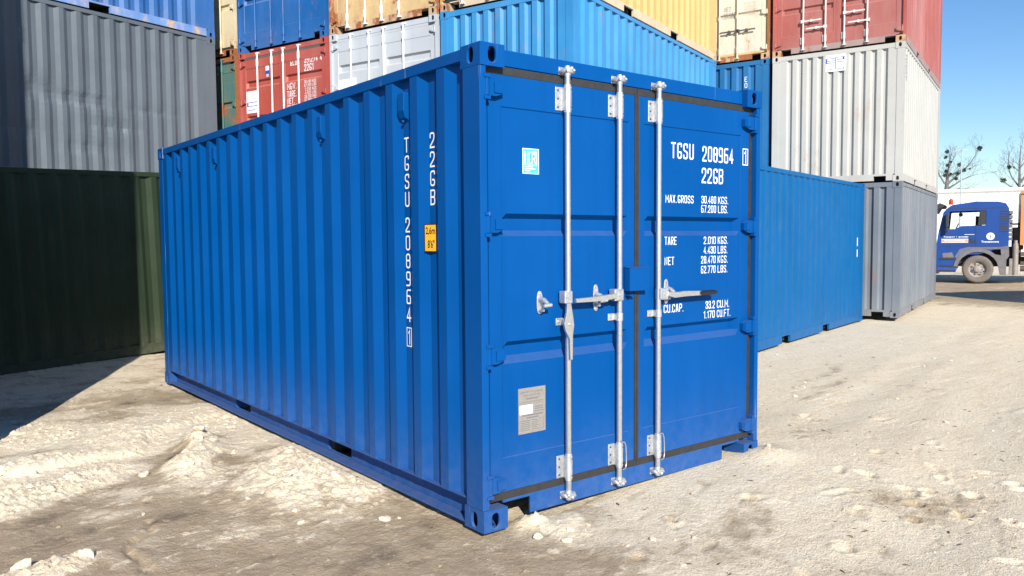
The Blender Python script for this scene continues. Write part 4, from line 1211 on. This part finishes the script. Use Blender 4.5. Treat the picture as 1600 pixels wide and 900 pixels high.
marks(c_rw, [('t', 'NET', 1.48, 1.065, .15, .095, 0), ('t', 'CU.CAP', 1.48, .945, .25, .095, 0), ('t', '28.250 KGS', 1.895, 1.155, .25, .05, 1), ('t', '62.280 LBS', 1.895, 1.09, .25, .05, 1), ('t', '33.2 CU.M', 1.91, 1.025, .23, .05, 1), ('t', '1.172 CU.FT', 1.91, .965, .24, .05, 1)], [M_GREYPRINT, plain('faded_print', (.42, .40, .36), .6)])
# sticker over three corrugations of the off-white end, in strips that follow the sheet
mb = MB()
put_rect(mb, (1.03, .0075, 2.175), AX, UP, .375, .325, 0)
for x0, w0 in ((1.045, .16), (1.23, .155)):
    for z in (2.42, 2.375, 2.335): put_rect(mb, (x0, .0065, z+(.012 if x0 > 1.1 else 0)), AX, UP, w0, .012, 1)
    put_rect(mb, (x0, .0065, 2.215), AX, UP, w0*.8, .010, 1)
put_rect(mb, (1.035, .0060, 2.33), AX, UP, .022, .10, 1); put_rect(mb, (1.345, .0060, 2.39), AX, UP, .03, .045, 1); put_rect(mb, (1.208, .0060, 2.21), AX, UP, .012, .24, 1); put_rect(mb, (1.35, .0060, 2.21), AX, UP, .025, .025, 1)
mb.build('company_sticker', [M_STICKER, M_STICKBLUE], c_wh)
mb = MB(); put_text(mb, 'E', (1.945, .0095, 2.17), AX, UP, .055, .10, 0); put_text(mb, 'O', (1.945, .0095, 2.045), AX, UP, .055, .10, 0)
mb.build('lettering', [M_WHITE], c_mb)
mb = MB()
for z0, h in ((1.42, .16), (1.22, .14)): put_rect(mb, (W-.0075, 5.62, z0), (0, 1, 0), UP, .05, h, 0)
mb.build('reflective_mark', [M_STICKER], c_b1)
mb = MB()
for i, ch in enumerate('22G1'): put_text(mb, ch, (W-.0075, .30, 2.30-i*.13), (0, 1, 0), UP, .07, .10, 0)
mb.build('side_lettering', [M_GREYPRINT], c_wh)
# handles on the door containers behind
def back_handles(root, X, z0, z1, mat, dirn):
    mb = MB()
    for x, z in ((X, z0),):
        mb.box(min(x, x+dirn*.36), max(x, x+dirn*.36), -.018, -.006, z-.014, z+.014)
        mb.tube([(x+dirn*.17, YD, z), (x+dirn*.17, -.02, z)], .03, 8)
        mb.box(x-.03, x+.03, -.02, .03, z-.03, z+.03)
    mb.build('handle', mat, root)
for X, z, dn in ((.58, .62, 1), (1.01, .47, -1), (1.37, .675, 1), (1.79, .48, -1)): back_handles(c_rr, X, z, z, P_BAR, dn)
for X, z, dn in ((1.78, .635, -1), (1.80, .63, 1), (.66, .635, 1)): back_handles(c_rw, X, z, z, M_BOLT, dn)
for X, z, dn in ((.44, 1.2, 1), (.93, 1.0, -1)): back_handles(c_be, X, z, z, P_BARW, dn)

# ------------------------------------------------------------------ truck on the right
M_TB = paint('truck_blue_paint', (.012, .062, .27), .35, .06, .9, 0, wave=.05)
M_TGREY = plain('dusty_grey_plastic', (.17, .16, .165), .7, 0, .15, 8)
M_TDARK = plain('dark_trim', (.035, .036, .04), .6, 0, .2, 12)
M_TYRE = plain('dusty_tyre', (.17, .15, .13), .9, 0, .15, 10)
M_RIM = plain('dusty_rim', (.33, .30, .27), .7, .1, .2, 14)
M_SKIP = paint('orange_skip_paint', (.78, .26, .09), .5, .10, .2, .12)
M_CHASSIS = plain('chassis_steel', (.10, .08, .07), .8, 0, .3, 10)
M_LAMP = plain('orange_red_beacon', (.55, .05, .02), .3)
M_BAND = plain('white_orange_band', (.80, .36, .20), .5)
mt, nt, b = nodes('cab_glass'); b.inputs['Base Color'].default_value = (.72, .80, .80, 1); b.inputs['Roughness'].default_value = .0; b.inputs['Transmission Weight'].default_value = 1.0; b.inputs['IOR'].default_value = 1.08
M_GLASS = mt
truck = empty('skip_truck', (27.3, 8.5, -.02), R(-68.2))
tag(truck, 'blue hook lift truck with an orange skip parked behind the containers', 'truck')
TW = 2.3
mb = MB()   # cab shell: side outline swept across, window opening left free
side = [(-1.27, .42), (-1.29, 1.2), (-1.22, 1.75), (-1.08, 2.45), (-.93, 2.62), (-.80, 2.70), (-.10, 2.80), (.55, 2.78), (.78, 2.72), (.88, 2.55), (.90, 1.28), (.72, 1.22)]
low = [(.50, 1.16), (.28, 1.05), (0, .98), (-.30, .97), (-.50, .85), (-.60, .62), (-.64, .42)]
win = [(-.88, 2.47), (.22, 2.49), (.22, 1.98), (-.52, 1.96), (-.72, 1.86), (-.93, 1.86)]
def side_panel(mb, y, flip):
    # quads between outline and window, built as strips around the opening
    body = side+low
    quadsets = [
        [(-1.08, 2.45), (-.93, 2.62), (-.80, 2.70), (-.10, 2.80), (.55, 2.78), (.78, 2.72), (.88, 2.55), (.22, 2.49), (-.88, 2.47)],
        [(.22, 2.49), (.88, 2.55), (.90, 1.28), (.72, 1.22), (.22, 1.98)],
        [(-1.08, 2.45), (-.88, 2.47), (-.93, 1.86), (-1.22, 1.75)],
        [(-.93, 1.86), (-.72, 1.86), (-.52, 1.96), (.22, 1.98), (.72, 1.22), (.50, 1.16), (.28, 1.05), (0, .98), (-.30, .97), (-.50, .85), (-.60, .62), (-.64, .42), (-1.27, .42), (-1.29, 1.2), (-1.22, 1.75)],
    ]
    for q in quadsets:
        vs = [(a, y, c) for a, c in q]; f = tuple(range(len(vs)))
        mb.add(vs, [f if flip else f[::-1]])
side_panel(mb, 0, True); side_panel(mb, TW, False)
n = len(side)
for i in range(n-1):
    (a, c), (a2, c2) = side[i], side[i+1]
    if i in (2,):                         # windscreen band: leave pillars only
        mb.add([(a, 0, c), (a2, 0, c2), (a2, .10, c2), (a, .10, c)], [(0,1,2,3)]); mb.add([(a, TW-.10, c), (a2, TW-.10, c2), (a2, TW, c2), (a, TW, c)], [(0,1,2,3)])
        continue
    mb.add([(a, 0, c), (a2, 0, c2), (a2, TW, c2), (a, TW, c)], [(0,1,2,3)])
mb.build('cab', M_TB, truck)
for yw, fw in ((.012, (5,4,3,2,1,0)), (TW-.012, (0,1,2,3,4,5))):
    mb = MB(); mb.add([(a, yw, c) for a, c in win], [fw]); mb.build('side_window', M_GLASS, truck)
mb = MB(); mb.add([(-1.20, .10, 1.78), (-1.07, .10, 2.44), (-1.07, TW-.10, 2.44), (-1.20, TW-.10, 1.78)], [(0,1,2,3)]); mb.build('windscreen', M_GLASS, truck)
mb = MB()
mb.prism([(-.02, 1.99), (.02, 2.48), (.21, 2.48), (.21, 1.99)], -.006, .004, axis=1); mb.prism([(.05, 2.03), (.06, 2.45), (.10, 2.45), (.10, 2.03)], -.012, -.006, axis=1)
mb.build('window_pillar', M_TDARK, truck)
mb = MB(); mb.box(-1.00, -.90, -.22, -.08, 1.92, 2.38); mb.box(-1.00, -.86, -.10, .0, 2.33, 2.37); mb.box(-.98, -.90, -.21, -.09, 1.74, 1.90)
mb.build('wing_mirror', M_TDARK, truck, bevel=.02)
mb = MB(); mb.prism([(-1.30, 2.42), (-1.36, 2.66), (-1.20, 2.78), (-1.02, 2.70), (-1.10, 2.62), (-1.20, 2.62)], .02, TW-.02, axis=1); mb.build('sun_visor', M_TDARK, truck)
mb = MB(); mb.tube([(-.86, .35, 2.72), (-.86, .35, 2.86)], .07, 12); mb.ball((-.86, .35, 2.86), .07, 0, 10, 6); mb.build('beacon', M_LAMP, truck)
mb = MB()
mb.box(-1.10, .80, -.004, .001, 2.555, 2.575); mb.box(-.085, -.073, -.004, .001, 1.24, 1.97); mb.box(-1.18, .88, -.003, .001, 1.245, 1.257)
for i in range(9): mb.box(.62, .885, -.006, .001, 1.75+i*.085, 1.79+i*.085)
mb.build('door_seam', M_TDARK, truck)
mb = MB()
for i in range(7): mb.box(.895, 1.0, .15, TW-.15, 1.45+i*.15, 1.56+i*.15)
mb.build('rear_grille', M_TGREY, truck)
mb = MB()   # wheel arch and steps
arc = [( .62*math.cos(t), .47+.60*math.sin(t)) for t in [R(8+i*16.4) for i in range(11)]]
arc2 = [( .74*math.cos(t), .47+.72*math.sin(t)) for t in [R(8+i*16.4) for i in range(11)]]
for i in range(10):
    q = [arc[i], arc2[i], arc2[i+1], arc[i+1]]
    mb.prism(q[::-1], -.03, .50, axis=1)
mb.build('wheel_arch', M_TGREY, truck)
mb = MB(); mb.box(-1.16, -.70, -.02, .35, .80, .87); mb.box(-1.14, -.70, -.02, .35, .55, .61); mb.box(-1.20, -.66, .02, .30, .36, .46); mb.box(-1.32, -1.2, .0, TW, .30, .62)
mb.build('step', M_TDARK, truck)
mb = MB(); mb.prism([(-1.06, .87), (-.72, .87), (-.78, 1.05), (-1.08, 1.02)], -.012, .0, axis=1); mb.build('step_panel', M_TGREY, truck)
mb = MB(); mb.prism([(-.70, .90), (-.56, 1.16), (-.30, 1.236), (.88, 1.236), (.88, 1.17), (.30, 1.15), (-.28, 1.14), (-.52, .98), (-.62, .78)][::-1], -.014, -.002, axis=1); mb.build('fender_trim', plain('dusty_blue_trim', (.13, .14, .21), .7, 0, .15, 8), truck)
def wheel(x, y, sgn):
    mb = MB()
    ring = [(.475, .06), (.485, .02), (.485, .22), (.475, .27), (.30, .29), (.30, .03)]
    prof = [(.27, .0), (.30, -.015), (.40, -.03), (.455, -.02), (.47, .02), (.47, .24), (.455, .27), (.30, .27)]
    sN = 32; vs = []
    for r, d in prof:
        for k in range(sN):
            t = 2*PI*k/sN; vs.append((x+r*math.cos(t), y+sgn*d, .47+r*math.sin(t)))
    fs = []
    for i in range(len(prof)-1):
        for k in range(sN): fs.append((i*sN+k, i*sN+(k+1) % sN, (i+1)*sN+(k+1) % sN, (i+1)*sN+k))
    mb.add(vs, fs, 0, True)
    for k in range(40):
        t = 2*PI*k/40
        c, s_ = math.cos(t), math.sin(t)
        ys = sorted((y+sgn*.01, y+sgn*.25))
        mb.box(x+.472*c-.012, x+.472*c+.012, ys[0], ys[1], .47+.472*s_-.012, .47+.472*s_+.012)
    w = mb.build('wheel', M_TYRE, truck)
    mb = MB(); vs = []; prof = [(.275, .015), (.25, .03), (.235, .07), (.12, .06), (.11, .0), (.06, -.02), (.0, -.02)]
    for r, d in prof:
        for k in range(sN):
            t = 2*PI*k/sN; vs.append((x+r*math.cos(t), y+sgn*d, .47+r*math.sin(t)))
    fs = []
    for i in range(len(prof)-1):
        for k in range(sN): fs.append((i*sN+k, i*sN+(k+1) % sN, (i+1)*sN+(k+1) % sN, (i+1)*sN+k))
    mb.add(vs, fs, 0, False)
    for k in range(10):
        t = 2*PI*k/10; mb.tube([(x+.16*math.cos(t), y+sgn*.05, .47+.16*math.sin(t)), (x+.16*math.cos(t), y+sgn*.025, .47+.16*math.sin(t))], .018, 6)
    mb.build('rim', M_RIM, w)
    mb = MB()
    for k in range(8):
        t = 2*PI*(k+.5)/8; mb.tube([(x+.20*math.cos(t), y+sgn*.062, .47+.20*math.sin(t)), (x+.20*math.cos(t), y+sgn*.050, .47+.20*math.sin(t))], .024, 8)
    mb.build('rim_hole', M_TDARK, w)
for x in (0, 3.3, 4.4):
    wheel(x, .03, 1); wheel(x, TW-.03, -1)
mb = MB(); mb.box(-1.1, 5.4, .70, .80, .62, .88); mb.box(-1.1, 5.4, TW-.80, TW-.70, .62, .88)
for x in (1.0, 1.9, 2.8, 3.8, 5.2): mb.box(x, x+.1, .80, TW-.80, .66, .82)
for x in (0, 3.3, 4.4): mb.tube([(x, .2, .47), (x, TW-.2, .47)], .07, 8)
mb.build('chassis', M_CHASSIS, truck)
mb = MB(); mb.prism([(.52, .98), (.84, .92), (.84, .28), (.66, .28), (.60, .62)][::-1], -.01, .28, axis=1); mb.build('mudguard', M_TGREY, truck)
mb = MB(); mb.prism([(.66, 1.235), (.90, 1.275), (.92, .93), (.72, .60), (.70, .80)][::-1], -.012, .26, axis=1); mb.build('side_panel', M_TGREY, truck)
mb = MB(); mb.box(-.78, 1.02, .34, TW-.34, .56, 1.235); mb.build('engine_cover', M_TDARK, truck)
mb = MB(); mb.box(.93, 1.02, .02, .4, .30, .84); mb.tube([(1.10, .10, .28), (1.10, .10, 1.35)], .09, 12); mb.tube([(1.10, .10, 1.35), (1.10, .10, 1.46)], .06, 10)
mb.build('air_tank', plain('dusty_tank', (.30, .27, .24), .6, .2, .2, 8), truck)
mb = MB(); mb.box(1.03, 1.27, .25, TW-.25, .90, 1.90); mb.box(.92, 1.5, .28, .34, 1.98, 2.04); mb.tube([(1.18, .3, 1.8), (1.18, .3, 2.06)], .03, 8); mb.tube([(1.25, .22, .5), (1.4, .22, .5), (1.7, .22, .55)], .10, 10)
mb.box(1.25, 1.9, .16, .5, .92, 1.06); mb.box(1.25, 2.2, .10, .45, .62, .74)
mb.build('hook_gear', M_CHASSIS, truck)
sk = empty('skip', (27.3, 8.5, -.02), R(-68.2)); tag(sk, 'orange steel skip riding on the back of the blue truck', 'skip')
mb = MB()
for (a, b_, c, d_) in ((1.22, 5.6, .0, .05), (1.22, 5.6, TW-.05, TW)): mb.box(a, b_, c, d_, 1.30, 3.10)
mb.box(1.22, 1.27, .05, TW-.05, 1.30, 3.10); mb.box(5.55, 5.6, .05, TW-.05, 1.30, 3.10); mb.box(1.27, 5.55, .05, TW-.05, 1.30, 1.36)
sko = mb.build('skip_body', M_SKIP, sk)
mb = MB()
for i in range(6): mb.box(1.44+i*.8, 1.54+i*.8, -.05, -.001, 1.36, 3.0)
mb.box(1.20, 5.64, -.06, -.001, 3.02, 3.12)
mb.build('skip_rib', M_SKIP, sk)
mb = MB(); mb.box(1.4, 5.5, .72, .86, 1.00, 1.29); mb.box(1.4, 5.5, TW-.86, TW-.72, 1.00, 1.29); mb.box(1.25, 1.33, .3, TW-.3, 1.14, 1.29); mb.build('skip_runner', M_CHASSIS, sk)
# print on the truck door
mb = MB(); ty = -.004
put_rect(mb, (-1.12, ty, 1.385), AX, UP, .82, .135, 2); put_rect(mb, (-1.12, ty-.001, 1.50), AX, UP, .82, .02, 0); put_rect(mb, (-1.12, ty-.001, 1.385), AX, UP, .82, .016, 0)
put_text(mb, 'Transport  i  sprzedaz', (-1.06, ty, 1.555), AX, UP, .76, .060, 0); put_text(mb, 'Recykling', (-1.02, ty-.002, 1.42), AX, UP, .62, .06, 0)
cx, cz = .36, 1.60
pts = [(cx+.125*math.cos(2*PI*k/24), ty, cz+.125*math.sin(2*PI*k/24)) for k in range(24)]
mb.add(pts, [tuple(range(24))], 0)
put_rect(mb, (cx-.075, ty-.002, cz-.006), AX, UP, .15, .014, 1); put_rect(mb, (cx-.008, ty-.002, cz-.095), AX, UP, .016, .15, 1)
put_text(mb, 'Transannowa', (.09, ty, 1.385), AX, UP, .52, .065, 0)
put_rect(mb, (-.42, ty, 1.66), AX, UP, .30, .016, 0)
mb.build('lettering', [M_WHITE, M_TB, M_BAND], truck)
mb = MB(); mb.box(-.24, -.14, -.012, -.001, 1.38, 1.52); mb.build('door_handle', M_TDARK, truck)
mb = MB(); mb.box(-.10, -.05, -.012, -.001, 1.38, 1.50); mb.build('fuel_flap', M_TDARK, truck)
mb = MB(); mb.box(-.55, .1, .5, 1.0, 1.5, 1.75); mb.box(-.1, .1, .5, 1.0, 1.75, 2.3); mb.tube([(-.72, .55, 1.8), (-.62, .75, 2.06)], .02, 6); mb.ball((-.55, .3, 2.36), .07, 0, 8, 5); mb.box(-1.2, -.8, .1, TW-.1, 1.4, 1.82); mb.build('cab_interior', M_TDARK, truck)

# ------------------------------------------------------------------ hall, lamp post, trees
M_HALL = plain('white_cladding', (.86, .87, .88), .5, 0, .02, .4)
hd = R(68.0)
hall = empty('hall', (54.5, 21.8, 0), -hd)
tag(hall, 'long low white hall standing far behind the blue truck', 'building')
mb = MB(); mb.box(-22, 34, 0, 18, -.3, 4.58); mb.build('wall', M_HALL, hall)
mb = MB(); mb.box(-22.2, 34.2, -.2, 18.2, 4.585, 4.76); mb.build('roof', M_HALL, hall)
for i in range(14):
    mb = MB(); mb.box(-21.9+i*4, -21.9+i*4+3.97, -.05, -.002, .9, 4.4); mb.build('wall_panel', M_HALL, hall)
M_POLE = plain('painted_pole', (.42, .46, .48), .5, .3)
lp = empty('lamp_post', (48.2, 17.9, 0), -hd)
LH = -.48; tag(lp, 'thin street lamp with a double head above the white hall', 'lamp post')
mb = MB(); mb.tube([(0, 0, -.2), (0, 0, 6.62)], [.05, .028], 8); mb.build('pole', M_POLE, lp)
mb = MB(); mb.hexa([(-.38, -.1, 7.08+LH), (-.05, -.1, 7.16+LH), (-.05, .1, 7.16+LH), (-.38, .1, 7.08+LH)], [(-.36, -.08, 7.18+LH), (-.05, -.08, 7.24+LH), (-.05, .08, 7.24+LH), (-.36, .08, 7.18+LH)]); mb.build('lamp_head', M_POLE, lp)
mb = MB(); mb.hexa([(.05, -.1, 7.16+LH), (.30, -.1, 7.10+LH), (.30, .1, 7.10+LH), (.05, .1, 7.16+LH)], [(.05, -.08, 7.24+LH), (.30, -.08, 7.18+LH), (.30, .08, 7.18+LH), (.05, .08, 7.24+LH)]); mb.build('lamp_head', M_POLE, lp)
M_BARK = plain('grey_brown_bark', (.14, .13, .12), .9, 0, .2, 3)
M_MIST = plain('mistletoe', (.075, .10, .045), .8, 0, .3, 3)
def tree(loc, label, limbs, balls, seed, trunk_r):
    rr = random.Random(seed)
    t = empty('bare_tree', loc, -hd); tag(t, label, 'tree', 'bare trees beyond the hall')
    mbt = MB(); mbt.tube([(0, 0, -.3), (.05, 0, 2), (0, .05, limbs[0][0][1])], [trunk_r*1.3, trunk_r*1.05, trunk_r], 10)
    mbt.build('trunk', M_BARK, t)
    tw = MB()
    def twig(p, d, ln, r, dep):
        q = [p]; rad = [r]
        dd = d.copy()
        for i in range(3):
            dd = (dd+Vector((rr.uniform(-.25, .25), rr.uniform(-.25, .25), rr.uniform(-.1, .2)))).normalized()
            q.append(q[-1]+dd*ln/3); rad.append(max(.006, r*(1-.28*(i+1))))
        tw.tube(q, rad, 3, caps=False)
        if dep:
            for k in range(3):
                j = rr.choice((1, 2, 3))
                nd = (dd+Vector((rr.uniform(-.9, .9), rr.uniform(-.9, .9), rr.uniform(-.3, .6)))).normalized()
                twig(q[j], nd, ln*.62, rad[j]*.7, dep-1)
    for lb in limbs:
        lb = [(h_, 5+(z_-5)*.88, r_*.52) for h_, z_, r_ in lb]
        yy = 0; pts = []
        for i, (h, z, r) in enumerate(lb):
            pts.append(Vector((h, yy, z))); yy += rr.uniform(-.25, .25)
        mb = MB(); mb.tube(pts, [p[2] for p in lb], 7); mb.build('limb', M_BARK, t)
        for i in range(1, len(pts)):
            for k in range(2):
                f = rr.random(); p = pts[i-1].lerp(pts[i], f)
                d = (pts[i]-pts[i-1]).normalized()
                nd = (d+Vector((rr.uniform(-1, 1), rr.uniform(-1, 1), rr.uniform(-.2, .7)))).normalized()
                twig(p, nd, rr.uniform(.7, 1.3), .016, 2)
    tw.build('twigs', M_BARK, t)['kind'] = 'stuff'
    for h, z, r in balls:
        z = 5+(z-5)*.88; r *= .88
        mb = MB()
        for k in range(110):
            d = Vector((rr.gauss(0, 1), rr.gauss(0, 1), rr.gauss(0, 1))).normalized()
            p = Vector((h, 0, z))+d*r*rr.uniform(.25, 1)
            a = d.cross(Vector((rr.random(), rr.random(), rr.random()))).normalized()*r*.28; b2 = d*r*.26
            mb.add([p-a, p+b2, p+a, p-b2], [(0,1,2,3)])
        mb.build('mistletoe', M_MIST, t)
tree((66.2, 26.6, 0), 'bare tree full of dark mistletoe balls right beside the off-white container',
     [[(0, 5.2, .34), (.05, 6.2, .27), (.1, 7.0, .18), (.15, 7.9, .11), (.3, 8.8, .05)], [(.1, 6.0, .2), (.6, 6.6, .13), (1.2, 7.2, .09), (1.7, 7.9, .07), (2.1, 8.7, .04), (2.3, 9.3, .02)], [(.05, 5.5, .18), (.6, 5.9, .12), (1.1, 6.3, .08), (1.7, 6.6, .05), (2.2, 6.8, .03)],
      [(.1, 6.6, .13), (.5, 6.9, .1), (1.0, 7.2, .07), (1.5, 7.5, .04)], [(-.1, 6.0, .15), (-.5, 6.8, .1), (-.8, 7.8, .05)], [(.1, 7.2, .1), (.35, 8.1, .06), (.75, 9.1, .02)], [(0, 5.2, .14), (.8, 5.5, .08), (1.7, 5.5, .04)]],
     [(0, 8.95, .20), (-.1, 8.45, .17), (.28, 8.0, .13), (.05, 7.75, .18), (.9, 7.72, .20), (1.25, 7.2, .18), (2.3, 9.1, .24), (.75, 6.95, .19), (.7, 6.45, .18), (-.02, 7.15, .2), (.3, 6.9, .14), (-.12, 6.8, .2), (1.65, 7.3, .1)], 5, .22)
tree((68.6, 22.1, 0), 'bare forked tree at the right edge behind the white hall',
     [[(0, 5.0, .22), (0, 6.0, .19), (-.02, 7.4, .14), (0, 8.6, .07), (.02, 9.3, .03)], [(.05, 5.9, .16), (.6, 6.9, .12), (.95, 8.1, .08), (1.15, 9.4, .04)], [(.1, 5.4, .12), (.7, 6.2, .09), (1.3, 7.0, .05)], [(-.05, 5.6, .12), (-.55, 6.5, .09), (-.8, 7.4, .07), (-.75, 8.8, .03)], [(-.05, 5.1, .11), (-.9, 5.9, .08), (-1.3, 6.4, .04)],
      [(0, 7.2, .09), (.3, 7.7, .07), (.9, 8.7, .03)], [(0, 6.9, .08), (-.5, 7.4, .05), (-.9, 7.5, .03)]],
     [(-.72, 7.35, .2), (-1.1, 6.2, .26), (-.4, 7.3, .1)], 8, .15)
print('objects', len(bpy.data.objects))
